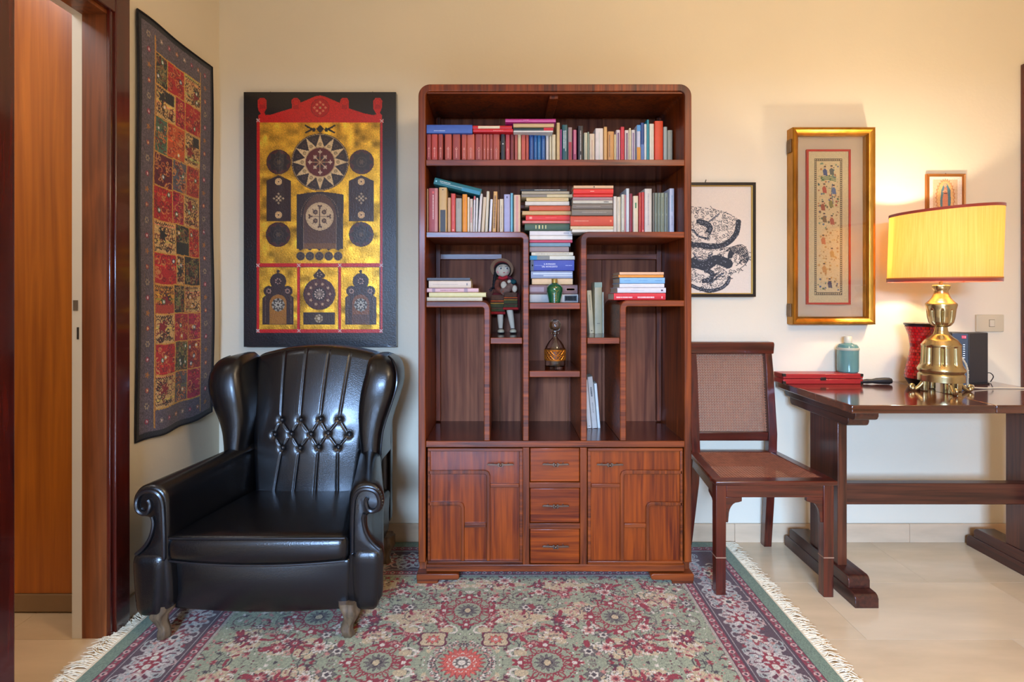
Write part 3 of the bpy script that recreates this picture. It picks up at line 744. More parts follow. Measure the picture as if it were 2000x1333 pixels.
zB = bz(453)
def P(x): return 820+x/9.524
Bk = [(P(120), P(155), 369, (166, 122, 76), 'thin tan book'), (P(160), P(335), 368, (156, 66, 66), 'thick faded maroon book', (('title', .3, .85, .1, (220, 190, 180)), ('band', .88, .93, .2, (210, 90, 80)), ('band', 0, 1, .3, (186, 120, 110), .34))),
      (P(352), P(505), 366.5, (196, 160, 104), 'thick straw book with black lower label', (('band', .01, .5, .64, (58, 54, 54)), ('band', .94, .96, .16, (40, 36, 36)))),
      (P(515), P(575), 386.5, (190, 148, 108), 'small beige book'), (P(578), P(662), 378.5, (198, 72, 62), 'coral red paperback', (('title', .3, .7, .08, (230, 130, 120)), ('band', .04, .08, .4, (236, 150, 130)))),
      (P(664), P(782), 387.5, (156, 152, 140), 'stone grey paperback', (('title', .7, .9, .06, (110, 110, 100)),)), (P(788), P(882), 379.8, (222, 138, 18), 'orange paperback', (('title', .4, .9, .06, (190, 110, 10)),)),
      (P(884), P(925), 385.5, (214, 196, 168), 'slim cream book'), (P(930), P(985), 389, (200, 184, 168), 'cream book with red title', (('title', .3, .75, .3, (200, 70, 70)),)),
      (P(988), P(1022), 383.5, (206, 200, 204), 'thin white book tipped red', (('band', .9, 1, .9, (200, 70, 60)),), 1.5), (P(1030), P(1066), 387, (214, 212, 208), 'thin chalk white book', (), 2),
      (P(1075), P(1125), 379, (206, 198, 196), 'leaning pale grey book', (), 4.6), (P(1137), P(1198), 385.5, (204, 184, 156), 'leaning parchment book', (), 4.4),
      (P(1208), P(1262), 374, (200, 190, 168), 'tall leaning ivory book', (), 3.6), (P(1282), P(1330), 389.6, (214, 214, 222), 'small leaning white book', (('band', 0, .05, .7, (220, 150, 160)),), 3),
      (P(1345), P(1420), 374.5, (208, 160, 96), 'tall ochre book with dark title', (('title', .1, .9, .5, (122, 82, 46)),), 2.6), (P(1436), P(1474), 390, (176, 134, 94), 'thin brown book', (), .6),
      (P(1482), P(1556), 389, (204, 190, 164), 'ivory book with fine title', (('title', .1, .8, .2, (150, 130, 110)),)), (P(1562), P(1682), 380, (158, 158, 196), 'lavender book', (('band', .9, .95, .2, (80, 80, 110)),)),
      (P(1686), P(1736), 377.5, (112, 172, 196), 'slim sky blue book', (('band', 0, .96, .25, (40, 120, 130), .3),)), (P(1745), P(1872), 381, (206, 178, 150), 'cream book with pink stripe', (('band', .03, .97, .4, (198, 140, 128)),))]
standing(Bk, zB, 2.2, 2.215, 832, 1020, 'second shelf', 'books standing at left of the second shelf')
o = book(SX(848, 2.2), 2.2, SZ(353, 2.2), .028, .192, .12, (20, 98, 108), 'teal book slanting across the tops of the books at left of second shelf', 'books laid on top of the standing rows', math.pi/2+math.radians(14),
         (('title', .12, .34, .09, (214, 222, 222), -.14), ('title', .14, .62, .07, (190, 216, 214), .06), ('band', .03, .06, .2, (150, 210, 220)), ('band', .6, .98, .5, (44, 130, 160), .2)))
def Q(x): return 1190+x/12.12
Bk = [(Q(95), Q(180), 384, (212, 204, 190), 'white paperback'), (Q(182), Q(272), 385, (208, 196, 172), 'pale cream paperback', (('title', .5, .9, .1, (140, 130, 110)),)), (Q(285), Q(365), 380, (200, 196, 178), 'greenish cream paperback', (('title', .4, .9, .16, (150, 160, 140)), ('band', .06, .09, .2, (60, 50, 50)))),
      (Q(366), Q(397), 381, (188, 120, 124), 'thin pink book'), (Q(400), Q(476), 368.5, (196, 202, 206), 'tall pale blue white book'), (Q(482), Q(552), 378.5, (134, 28, 50), 'crimson book'),
      (Q(562), Q(690), 383, (212, 196, 166), 'cream book with green emblem', (('band', .68, .82, .25, (40, 120, 80)),)), (Q(700), Q(760), 376.5, (176, 56, 48), 'brick red narrow book', (('title', .2, .9, .12, (206, 120, 100)),)),
      (Q(764), Q(830), 375.7, (188, 48, 46), 'bright red narrow book', (('title', .3, .9, .1, (210, 110, 90)), ('band', .05, .1, .4, (230, 150, 130)))), (Q(836), Q(1012), 369, (206, 196, 184), 'broad pale linen book', (('title', .2, .9, .1, (150, 146, 156)),)),
      (Q(1030), Q(1072), 377, (112, 104, 92), 'thin taupe book'), (Q(1075), Q(1148), 377, (120, 126, 108), 'grey green volume'), (Q(1150), Q(1222), 377, (126, 134, 116), 'grey green volume'), (Q(1224), Q(1304), 377, (138, 144, 120), 'grey green volume'),
      (Q(1306), Q(1396), 377, (122, 130, 120), 'grey green volume'), (Q(1425), Q(1542), 368.5, (198, 198, 210), 'tall white book with blue lettering', (('title', .5, .85, .16, (110, 160, 180)), ('title', .2, .4, .1, (130, 120, 130))))]
for k, j in enumerate((11, 12, 13, 14)):
    Bk[j] = Bk[j]+((('title', .5, .9, .2, (86, 92, 78)), ('title', .05, .45, .2, (96, 102, 88))), 0, 'grey green volume of the matching set at right of second shelf, %s of four' % nth(k))
standing(Bk, zB, 2.255, 2.29, 1198, 1337, 'second shelf', 'books standing at right of the second shelf')
# centre pile
zC = bz(592)
ct = [(1034.5, 1129, 16.5, (176, 172, 164), 'grey album with dark patterned end', (('band', .72, .98, .7, (60, 62, 66)), ('title', .74, .96, .5, (170, 170, 170)))),
      (1034.5, 1128, 18.5, (120, 84, 80), 'brown book with framed title', (('band', 0, .3, .5, (150, 126, 130)), ('band', .76, .95, .3, (186, 130, 110)), ('band', .77, .94, .22, (112, 70, 66)))),
      (1039, 1118.5, 12, (214, 178, 132), 'peach tan book'), (1037, 1118.5, 15, (136, 146, 170), 'silvery blue book', (('band', .05, .98, .2, (190, 200, 216), -.15), ('band', .3, .99, .1, (210, 216, 226), .12))),
      (1036, 1121.5, 21.5, (58, 70, 156), 'thick royal blue novel with white title', (('band', 0, .075, .98, (70, 72, 84)), ('band', .035, .06, .14, (230, 230, 232)), ('title', .10, .26, .05, (150, 160, 214)), ('title', .8, .95, .05, (170, 180, 224)))),
      (1035, 1122.5, 8.3, (200, 198, 184), 'white book with turquoise end', (('band', 0, .16, .98, (24, 122, 160)), ('band', .16, .44, .9, (120, 120, 112)))), (1038, 1119.5, 7, (212, 204, 182), 'cream book with small black title', (('title', .1, .9, .3, (150, 140, 124)),)),
      (1034.5, 1111, 10.8, (142, 124, 122), 'mauve grey book'), (1034.5, 1114, 7.8, (110, 140, 156), 'slate blue book'), (1034.5, 1117.8, 5.4, (188, 60, 86), 'thin crimson book'),
      (1034.5, 1117.8, 8.5, (220, 214, 206), 'white book under a bigger white book'), (1034.5, 1117.8, 9.5, (216, 210, 208), 'white book under the green one', (('title', .8, .92, .3, (150, 150, 160)),)),
      (1025, 1112, 14.2, (58, 82, 58), 'dark green book with gold bars', (('band', .24, .26, .5, (206, 196, 130)), ('band', .31, .34, .5, (206, 196, 130)), ('band', .39, .41, .5, (206, 196, 130)), ('band', .46, .48, .5, (206, 196, 130)))),
      (1020.5, 1113, 5.5, (206, 120, 112), 'pink book under the red one', ()), (1027, 1113, 11.0, (212, 44, 36), 'vermilion book', (('band', .08, .14, .4, (236, 150, 130)), ('title', .45, .7, .06, (236, 120, 100)))),
      (1020, 1115, 8.2, (196, 160, 108), 'straw coloured book'), (1034, 1114, 10.5, (192, 84, 46), 'rust orange book'), (1026, 1112, 8.2, (206, 200, 190), 'off white book'),
      (1028, 1110.5, 7.6, (208, 184, 132), 'pale yellow book', (('title', .1, .9, .08, (200, 110, 90)),)), (1018.5, 1118, 6.6, (202, 186, 146), 'cream and grey book', (('band', 0, .5, .8, (132, 122, 108)),)),
      (1019, 1112, 5.6, (168, 156, 134), 'grey beige book'), (1017, 1107.5, 5.0, (34, 32, 34), 'thin black book', (('title', .3, .85, .3, (190, 188, 180)),))]
tot = sum(r[2] for r in ct); k_ = (591.6-368.5)/tot
ct = [(a[0], a[1], a[2]*k_)+tuple(a[3:]) for a in ct]
YC = 2.238
stack(ct, zC, YC, 'the tall centre pile', 'books of the tall centre pile', .13)
nov = [o for o in C.objects if o.get('label', '').startswith('thick royal blue novel')][0]
tw = bmat((226, 226, 232))
LYING = Matrix(((0, -1, 0), (0, 0, -1), (1, 0, 0))).to_euler()
# local frame of a lying book: z runs to the right, x points down
for body, dx_, wd in (('IL ROMANZO', -.0052, .046), ('DEL NOVECENTO', .0052, .062)):
    text_mesh('spine_title', body, .0095, tw, nov, (dx_, -.0006, .078), rot=LYING, width=wd)
# pile on the right bent shelf
rt = [(1117.5, 1198, 6, (208, 202, 190), 'off white book'), (1114.5, 1198, 6.2, (204, 184, 146), 'cream book'), (1114.5, 1198, 19.5, (190, 66, 36), 'thick orange red book', (('title', .08, .42, .07, (224, 160, 130)), ('band', .92, .96, .2, (230, 130, 90)))),
      (1117, 1196, 12.4, (116, 106, 94), 'grey brown book', (('title', .25, .85, .06, (190, 180, 164)),)), (1118, 1196.5, 10.5, (112, 102, 92), 'dark taupe book', (('title', .1, .7, .06, (180, 170, 156)),)),
      (1119, 1196.5, 6.6, (186, 180, 166), 'light grey book', (('title', .78, .9, .3, (70, 60, 60)),)), (1119, 1196.5, 6.2, (152, 120, 124), 'mauve book'), (1120, 1197, 5.6, (206, 40, 30), 'bright red book beneath another red one'),
      (1120, 1198, 10.3, (210, 34, 24), 'bright red book with small white mark', (('band', .42, .52, .1, (236, 170, 150)),)), (1120.5, 1198, 5.9, (206, 168, 132), 'peach book', (('band', .5, .53, .4, (50, 40, 40)),))]
tot = sum(r[2] for r in rt); k_ = (453.5-361.5)/tot
rt = [(a[0], a[1], a[2]*k_)+tuple(a[3:]) for a in rt]
stack(rt, zB, 2.20, 'the pile right of the centre one', 'books piled at right of centre', .13)
# pile on the left third shelf
lt = [(832, 942, 8, (200, 186, 156), 'mottled cream book'), (838, 949, 9.3, (206, 196, 140), 'long pale yellow book'), (833, 934.5, 8.4, (206, 164, 164), 'pink book with grey bars', (('band', .1, .16, .9, (150, 120, 130)), ('band', .72, .79, .9, (150, 120, 130)), ('title', .26, .6, .2, (150, 90, 100)))),
      (837.5, 920, 14.6, (206, 186, 164), 'thick beige book', (('title', .1, .7, .05, (160, 140, 130)), ('band', .89, .92, .3, (120, 110, 110)))), (834, 918, 5.8, (72, 74, 84), 'thin slate grey book')]
stack(lt, bz(589), 2.2, 'the pile left of the doll', 'books piled left of the doll', .15)
# pile on the right third shelf
rt = [(1199, 1300, 14, (206, 38, 46), 'red book with white title', (('title', .05, .36, .2, (238, 196, 190), .1), ('title', .46, .78, .22, (238, 196, 190), .1), ('band', .92, .94, .3, (238, 196, 190), .1))), (1206, 1300.5, 10.6, (208, 202, 206), 'white book with dot', (('band', .9, .94, .3, (80, 60, 80)), ('title', .28, .55, .06, (150, 150, 150)))), (1210, 1297.5, 7.8, (212, 206, 204), 'narrow white book', (('title', .3, .5, .1, (200, 170, 170)),)),
      (1210.5, 1298.5, 12, (126, 172, 208), 'light blue book', (('title', .1, .24, .05, (70, 110, 140)), ('title', .42, .62, .06, (80, 130, 170)), ('title', .78, .94, .06, (60, 100, 130)))), (1208, 1296, 5.4, (220, 142, 56), 'orange book'), (1210, 1296.5, 5.4, (220, 172, 134), 'peach coloured book')]
stack(rt, bz(587), 2.2, 'the pile on the right third shelf', 'books piled on the right third shelf', .14)
# books standing deep in two right niches
def deep(px0, px1, pyt, pyb, z, D, lean, col, lab, marks=(), dp=.09):
    xa, xb = SX(px0, D), SX(px1, D); ht = SZ(pyt, D)-z; ang = math.atan2(lean*D/1080, ht); th = xb-xa
    book((xa+xb)/2, D, z+abs(math.sin(ang))*th/2+.0003, th, ht/math.cos(ang), dp, col, lab, 'books standing in the right hand niches', ang, marks)
zn = bz(660)
deep(1151.2, 1160.6, 568, 651, zn, 2.40, -5.2, (208, 190, 148), 'cream paperback leaning left in small niche beside a taller book', (('title', .55, .9, .12, (120, 110, 90)), ('band', .05, .07, .3, (110, 100, 80))))
deep(1161.6, 1176.6, 552, 652, zn, 2.40, -.6, (186, 168, 128), 'tall thick parchment book with sage top in small niche', (('band', .9, 1, .98, (150, 160, 136)), ('band', .19, .2, .4, (110, 100, 80))))
deep(1177, 1179.5, 571, 652, zn, 2.41, -.4, (206, 196, 164), 'thin cream book at right of the tall parchment book in niche')
zd = bz(862)
deep(1147, 1155.5, 743, 832, zd, 2.38, -8, (214, 206, 196), 'white book, leftmost of three leaning left in the lower right niche', (('band', .04, .05, .3, (90, 90, 90)),))
deep(1156.5, 1167, 737, 832, zd, 2.38, -9.5, (190, 180, 168), 'grey beige book with vertical title leaning in the lower right niche', (('title', .62, .8, .3, (80, 76, 76)), ('title', .3, .5, .2, (150, 140, 130))))
deep(1167.8, 1172.8, 750, 832, zd, 2.385, -7, (216, 212, 204), 'thin white book, rightmost of the three in the lower right niche')
# ---------------------------------------------------------------- armchair
LEATHER = mat('black_leather', (9, 9, 11), 0.27, coat=0.15, bump=0.30, bscale=260, spec=0.75, coat_rough=0.12)
PIPE = mat('leather_piping', (18, 18, 22), 0.32, coat=0.3, spec=.6)
arm = thing('armchair', 'black leather wing armchair with buttoned back and scrolled arms in the corner on the rug', 'armchair', (-.81, 2.08, 0))
def skew(p, tp=0.0): return Vector((p.x*(1-tp*min(1, max(0, (p.y-1.83)/.42)))-.80+(p.y-2.0)*.03, p.y, p.z))
def frame_fn(p):
    t = (p.z-.1)/.2; p.x *= .93+.07*min(1, max(0, t)); return skew(p, .22)
MB().soft(-.385, .385, 1.87, 2.40, .105, .31, .03, (8, 8, 4), frame_fn).build('seat_frame', LEATHER, arm, angle=80)
def apron_fn(p):
    u = p.x/.3; v = (p.z-.105)/.16
    if p.y < 1.86: p.y -= .014*(1-u*u)*math.sin(math.pi*min(1, max(0, v)))
    p.z -= .014*(1-u*u)*(1 if v < .5 else .25); p.x *= .985+.015*v
    return skew(p)
MB().soft(-.305, .295, 1.835, 1.95, .098, .268, .014, (24, 3, 10), apron_fn).build('apron', LEATHER, arm, angle=80)
def cush_fn(p):
    u = p.x/.3; w_ = (p.y-1.80)/.45
    f = (1-u*u)
    if p.z > .33: p.z += .016*f*math.sin(math.pi*min(1, max(0, w_*.9+.1)))-.004+.006*w_
    if p.z < .30: p.z -= .010*f
    if p.y < 1.83: p.y -= .016*f+.006*math.sin((p.z-.26)/.1*math.pi)
    return skew(p, .30)
cu = MB().soft(-.300, .292, 1.805, 2.30, .268, .358, .026, (26, 20, 6), cush_fn).build('seat_cushion', LEATHER, arm, angle=80)
for zc_, yy in ((.352, .0), (.276, .0)):
    pts = []
    for k in range(31):
        u = -1+2*k/30; p = cush_fn(Vector((u*.286, 1.8075, zc_))); pts.append((p.x, p.y-.002, p.z))
    MB().tube(pts, .0035, 6).build('piping', PIPE, cu)
# arms: scrolled outline swept back
prof = [(-.285, .12), (-.287, .30), (-.288, .44), (-.292, .505), (-.312, .537), (-.345, .548), (-.380, .540), (-.402, .515), (-.408, .482), (-.398, .452), (-.376, .436), (-.356, .428), (-.350, .400), (-.352, .360), (-.366, .325), (-.392, .305), (-.406, .285), (-.404, .22), (-.392, .12)]
# arms: the shape of the front scroll is repeated by the piping
sp = smooth_path([(p[0], p[1]) for p in prof], 4, True)
def poly_inset(pts, d):
    out = []; n = len(pts); ar = sum(pts[i][0]*pts[(i+1) % n][1]-pts[(i+1) % n][0]*pts[i][1] for i in range(n)); sg = 1 if ar > 0 else -1
    for i in range(n):
        a = Vector(pts[i-1]); c = Vector(pts[(i+1) % n]); t = (c-a).normalized(); nn = Vector((-t.y, t.x))*sg
        out.append((pts[i][0]+nn.x*d, pts[i][1]+nn.y*d))
    return out
for s_ in (-1, 1):
    dy = 0.0 if s_ < 0 else .035
    rings = []
    for ins, yy in ((.016, 1.800), (.008, 1.8025), (.003, 1.807), (0, 1.815), (0, 1.86), (0, 1.95), (0, 2.05), (0, 2.15), (0, 2.25), (.004, 2.36)):
        ring = []
        for (x, z) in poly_inset(sp, ins):
            k = max(0, (yy-1.85)/.45)
            if z > .40: z = z+((-.024 if s_ < 0 else -.030)+.024*k)*min(1, (z-.40)/.05)
            if z > .3: x = x+.018*k*(1 if x < -.3 else 0)
            p = skew(Vector((-s_*x*1.0 if s_ > 0 else x, yy+dy*(1-k*.8), z)), .26); ring.append(tuple(p))
        rings.append(ring)
    a = MB().loft(rings).build('armrest', LEATHER, arm, angle=70)
    zsh_ = lambda z, s_=s_: z+(-.024 if s_ < 0 else -.030)*min(1, max(0, (z-.40)/.05))
    face = [(-.300, .30), (-.302, .42), (-.306, .49), (-.322, .520), (-.350, .528), (-.378, .518), (-.390, .492), (-.386, .466), (-.368, .454), (-.352, .462), (-.346, .486), (-.352, .50)]
    back_ = [(-.392, .298), (-.372, .315), (-.350, .345), (-.338, .38), (-.336, .41), (-.340, .44)]
    f2 = [(-.302, .285)]+face
    for path_, r0 in ((f2, .0075), (back_, .006)):
        pp = smooth_path(path_, 5); pts = []
        for (x, z) in pp:
            q_ = skew(Vector((x if s_ < 0 else -x, 1.7985+dy, zsh_(z)))); pts.append(tuple(q_))
        MB().tube(pts, r0, 8).build('scroll_piping', PIPE, a)
    # ring of pleats round the scroll
    m = MB()
    for k in range(22):
        an = math.radians(-40+k*11.5); cxp, czp = -.352, .486; 
        p0 = (cxp+.040*math.cos(an), czp+.040*math.sin(an)); p1 = (cxp+.050*math.cos(an), czp+.054*math.sin(an))
        A_ = skew(Vector((p0[0] if s_ < 0 else -p0[0], 1.801+dy, zsh_(p0[1])))); B_ = skew(Vector((p1[0] if s_ < 0 else -p1[0], 1.806+dy, zsh_(p1[1]))))
        m.tube([tuple(A_), tuple(B_)], .0022, 5)
    stuff(m.build('pleats', PIPE, a))
    # swelling front post under the arm
    def post(p, s_=s_, dy=dy):
        t = (p.z-.11)/.2; cx_ = .345*s_
        p.x = cx_+(p.x-cx_)*(.80+.2*math.sin(min(1, max(0, t))*math.pi*.6)); p.y += dy
        return skew(p, .26)
    x0_, x1_ = (-.412, -.290) if s_ < 0 else (.290, .405)
    MB().soft(x0_, x1_, 1.79, 1.96, .088, .305, .036, (5, 5, 8), post).build('arm_post', LEATHER, arm, angle=80)
# buttoned back
btn = []
def backpt(px, py): 
    D = 2.262-(py-818)*.0012*.6; return (SX(px, D)+.80-(D-2.0)*.03, SZ(py, D))
rows_b = [[(555.6, 818), (593, 817), (631, 816), (667, 817)], [(539, 848), (573, 846), (611, 846.5), (644, 845), (683, 849)], [(553, 875), (587.5, 875), (624, 873), (661, 874.5)]]
RB = [[backpt(*p) for p in r] for r in rows_b]
segs = []
for i in range(4):
    for a, b_ in ((RB[0][i], RB[1][i]), (RB[0][i], RB[1][i+1]), (RB[2][i], RB[1][i]), (RB[2][i], RB[1][i+1])): segs.append((a, b_, .0045, .0040))
    tx = RB[0][i][0]*1.20-.0; segs.append((RB[0][i], (tx, .95), .0045, .0035))
    segs.append((RB[2][i], (RB[2][i][0]*1.12-.012, .36), .0045, .0035))
buttons_xy = [p for r in RB for p in r]
def back_depth(x, z):
    d = 0
    for (a, b_, w_, amp) in segs:
        dx, dz = b_[0]-a[0], b_[1]-a[1]; t = max(0, min(1, ((x-a[0])*dx+(z-a[1])*dz)/(dx*dx+dz*dz)))
        q_ = math.hypot(x-a[0]-t*dx, z-a[1]-t*dz); d = max(d, amp*math.exp(-(q_/w_)**2))
    for (bx_, bz_) in buttons_xy:
        q_ = math.hypot(x-bx_, z-bz_); d = max(d, .008*math.exp(-(q_/.012)**2)+.002*math.exp(-(q_/.022)**2))
    return d
def yback(x, z): return 2.185+.22*(z-.36)+.03*(x/.25)**2-.022*math.sin(min(1, max(0, (z-.36)/.55))*math.pi)
def back_fn(p):
    x, z = p.x, p.z
    t = (z-.33)/.6; w_ = .78+.23*min(1, max(0, t))**.8
    x2 = x*w_; zt2 = z
    if z > .6: zt2 = z-(z-.6)/.32*.040*(x/.255)**2
    front = 1 if p.y < .06 else 0
    y = yback(x2, zt2)+p.y
    if front: y += back_depth(x2, zt2)*max(0, 1-p.y/.03)
    return skew(Vector((x2, y, zt2)))
bk = MB().soft(-.258, .258, 0, .13, .32, .926, .03, (150, 3, 190), back_fn).build('backrest', LEATHER, arm, angle=85)
for (x, z) in buttons_xy:
    p = skew(Vector((x, yback(x, z)+.008, z))); MB().ball(tuple(p), .0078, 12, 7, (1, .6, 1)).build('button', PIPE, bk)
MB().soft(-.30, .30, 2.36, 2.44, .15, .87, .03, (6, 3, 6), lambda p: skew(p)).build('outer_back', LEATHER, arm, angle=80)
# wings
st = [(.485, -.312, -.234, 2.15), (.51, -.310, -.232, 2.15), (.55, -.312, -.228, 2.15), (.60, -.318, -.222, 2.15), (.65, -.332, -.218, 2.15), (.70, -.350, -.220, 2.145), (.75, -.366, -.226, 2.145), (.79, -.374, -.234, 2.15), (.83, -.372, -.244, 2.16), (.86, -.362, -.246, 2.175), (.88, -.348, -.250, 2.195), (.892, -.325, -.262, 2.22), (.897, -.305, -.272, 2.25)]
for s_ in (-1, 1):
    rings = []
    for (z, xo, xi, yf) in st:
        cx_ = (xo+xi)/2; hx_ = (xi-xo)/2; yb_ = 2.395-(max(0, z-.86)*.8); cy_ = (yf+yb_)/2; hy_ = (yb_-yf)/2; ring = []
        for k in range(28):
            a = 2*math.pi*k/28; c_, s2 = math.cos(a), math.sin(a)
            e_ = .55; xx = cx_+hx_*math.copysign(abs(c_)**e_, c_); yy = cy_+hy_*math.copysign(abs(s2)**.42, s2)
            ring.append(tuple(skew(Vector((xx if s_ < 0 else -xx*.985, yy, z)))))
        rings.append(ring)
    wg = MB().loft(rings).build('wing', LEATHER, arm, angle=75)
    pts = []
    for (z, xo, xi, yf) in st[1:-1]: pts.append(tuple(skew(Vector((s_*-xo*.99, yf+.03, z)))))
    MB().tube(smooth_path(pts, 4), .0035, 6).build('piping', PIPE, wg)
LEGW = wood('armchair_leg_wood', (56, 42, 28), (112, 88, 62), 2, .5, .1, fine=30)
for (x, y) in ((-1.128, 1.832), (-.518, 1.845), (-1.06, 2.34), (-.50, 2.34)):
    g = 1 if x > -.8 else -1; zc = RZ
    prof_ = [(.0, .118, .036), (.0, .10, .035), (.006, .085, .030), (.004, .06, .021), (-.002, .04, .018), (-.004, .025, .020), (-.002, .012, .022), (0, 0, .019)]
    rings = []
    for dx, z, r0 in prof_:
        rings.append([(x+g*dx*1.5+r0*math.cos(a)*(1+.10*math.cos(6*a)), y-abs(dx)*1.5+r0*math.sin(a)*(1+.10*math.cos(6*a)), zc+z) for a in [2*math.pi*k/24 for k in range(24)]])
    MB().loft(rings).build('leg', LEGW, arm, angle=60)

# ---------------------------------------------------------------- cane chair
CHV = wood('chair_wood_upright', (48, 12, 8), (98, 32, 16), 2, .28, .5)
CHH = wood('chair_wood_level', (48, 12, 8), (100, 34, 18), 0, .28, .5)
CANE = mat('cane_strand', (158, 104, 78), .45, var=.15, vscale=60)
CANE_D = mat('cane_strand_worn', (146, 84, 58), .4, var=.2, vscale=40)
ch = thing('cane_chair', 'dark wooden side chair with woven cane seat and back between bookcase and table', 'chair', (1.015, 2.28, 0))
fx0, fx1, fy0, sz_ = .797, 1.243, 2.083, .443; by, bx0, bx1 = 2.468, .835, 1.205
def leg4(name, pts, w0, w1, zs, m=CHV, group=None):
    """square leg through centre points with half sizes"""
    rings = []
    for (x, y), z, h_ in zip(pts, zs, w0): rings.append([(x-h_, y-h_, z), (x+h_, y-h_, z), (x+h_, y+h_, z), (x-h_, y+h_, z)])
    return MB().loft(rings).build(name, m, ch, bevel=.002)
for x in (fx0+.02, fx1-.02):
    zb_ = RZ if x < 1 else 0
    leg4('leg', [(x, fy0+.02)]*2, [.0185, .0195], None, [zb_, sz_-.012])
    MB().box(x-.0196, x+.0196, fy0+.0004, fy0+.039, .148, .152).build('worn_band', mat('worn_edge', (150, 110, 84), .7), ch)
# rear legs run up as back posts
for x, xt, xb_ in ((bx0+.015, bx0+.02, bx0-.004), (bx1-.015, bx1-.008, bx1-.002)):
    zb_ = RZ if x < 1 else 0
    pts = [(xb_-(0 if x < 1 else .012), by+.048), (x, by+.012), (x, by+.0), (x+(.006 if x > 1 else 0), by+.01), (xt, by+.04), (xt, by+.056)]
    leg4('back_post', pts, [.017, .018, .0185, .019, .016, .015], None, [zb_, .30, .45, .52, .80, .905])
def rail(a, b_, z0, z1, hw, name='seat_rail', m=CHH, bv=.002):
    d = Vector((b_[0]-a[0], b_[1]-a[1])).normalized(); n = Vector((-d.y, d.x))*hw
    o = [(a[0]+n.x, a[1]+n.y), (b_[0]+n.x, b_[1]+n.y), (b_[0]-n.x, b_[1]-n.y), (a[0]-n.x, a[1]-n.y)]
    return MB().prism(o, z0, z1, 'z').build(name, m, ch, bevel=bv)
rail((fx0+.04, fy0+.014), (fx1-.04, fy0+.014), sz_-.066, sz_-.018, .012)
rail((fx0+.014, fy0+.03), (bx0+.012, by), sz_-.066, sz_-.018, .012); rail((fx1-.014, fy0+.03), (bx1-.012, by), sz_-.066, sz_-.018, .012)
rail((bx0+.02, by), (bx1-.02, by), sz_-.066, sz_-.018, .011)
# seat frame round the cane
rail((fx0-.006, fy0+.012), (fx1+.008, fy0+.012), sz_-.018, sz_, .024, 'seat_frame', CHH, .005)
rail((fx0+.012, fy0+.03), (bx0+.006, by+.012), sz_-.018, sz_, .020, 'seat_frame', CHV, .005)
rail((fx1-.012, fy0+.03), (bx1-.006, by+.012), sz_-.018, sz_, .020, 'seat_frame', CHV, .005)
rail((bx0+.01, by-.0), (bx1-.01, by-.0), sz_-.018, sz_, .017, 'seat_frame', CHH, .004)
def bracket(x, s_, y0=fy0+.006, y1=fy0+.022):
    z = sz_-.066; pts = [(x, z), (x+s_*.062, z), (x+s_*.062, z-.016), (x+s_*.050, z-.02)]+[(x+s_*(.012+.034*(1-math.sin(t))), z-.02-.052*(1-math.cos(t))) for t in [math.pi/2*k/6 for k in range(1, 7)]]+[(x+s_*.010, z-.096), (x, z-.096)]
    MB().prism(pts, y0, y1).build('corner_bracket', CHH, ch, bevel=.0015)
bracket(fx0+.039, 1); bracket(fx1-.039, -1)
MB().prism([(fy0+.04, sz_-.066), (fy0+.11, sz_-.066), (fy0+.11, sz_-.08), (fy0+.075, sz_-.095), (fy0+.055, sz_-.12), (fy0+.05, sz_-.16), (fy0+.04, sz_-.16)], fx0+.012, fx0+.026, 'x').build('corner_bracket', CHH, ch, bevel=.0015)
# back: crest rail, lower rail, cane
def yb(z): return by+.012+(max(0, z-.50))*.12
MB().prism([(yb(.91)-.026, .872), (yb(.91)+.016, .872), (yb(.91)+.022, .926), (yb(.91)-.030, .926), (yb(.91)-.034, .915)], bx0-.014, bx1+.016, 'x').build('crest_rail', CHH, ch, bevel=.005)
MB().box(bx0+.015, bx1-.02, yb(.51)-.012, yb(.51)+.012, .488, .526).build('lower_rail', CHH, ch, bevel=.003)
def cane(P, u0, u1, v0, v1, pitch, w_, name, m_, inside=lambda u, v: True):
    m = MB()
    def ribbon(a, b_, off):
        pts = [(a[0]+(b_[0]-a[0])*t, a[1]+(b_[1]-a[1])*t) for t in (0, 1)]
        d = Vector((b_[0]-a[0], b_[1]-a[1])).normalized(); n = Vector((-d.y, d.x))*w_/2
        q_ = []
        for (u, v) in pts:
            q_.append(P(u+n.x, v+n.y, off)); q_.append(P(u-n.x, v-n.y, off))
        q2 = [P(u, v, off+.0006) for (u, v) in pts]
        m.add([q_[0], q_[1], q_[3], q_[2], q2[0], q2[1]], [(0, 4, 5, 3), (4, 1, 2, 5), (0, 3, 2, 1)])
    def clip(a, b_):
        pts = []
        N = 80
        for k in range(N+1):
            t = k/N; u, v = a[0]+(b_[0]-a[0])*t, a[1]+(b_[1]-a[1])*t
            if u0 <= u <= u1 and v0 <= v <= v1 and inside(u, v): pts.append((u, v))
        return (pts[0], pts[-1]) if len(pts) > 1 else None
    k = u0
    while k < u1:
        for o_ in (-.0016, .0016):
            c = clip((k+o_, v0), (k+o_, v1)); 
            if c: ribbon(*c, 0)
        k += pitch
    k = v0
    while k < v1:
        for o_ in (-.0016, .0016):
            c = clip((u0, k+o_), (u1, k+o_))
            if c: ribbon(*c, .0007)
        k += pitch
    L = (u1-u0)+(v1-v0); k = -L
    while k < L:
        for sg in (1, -1):
            a = (u0, (v0 if sg > 0 else v1)+k*sg); b_ = (u0+L, a[1]+L*sg); c = clip(a, b_)
            if c: ribbon(*c, .0014 if sg > 0 else .0021)
        k += pitch
    return stuff(m.build(name, m_, ch))
cane(lambda u, v, o_: (u, yb(v)-.004-o_, v), bx0+.030, bx1-.026, .528, .878, .0118, .0018, 'cane_back', CANE)
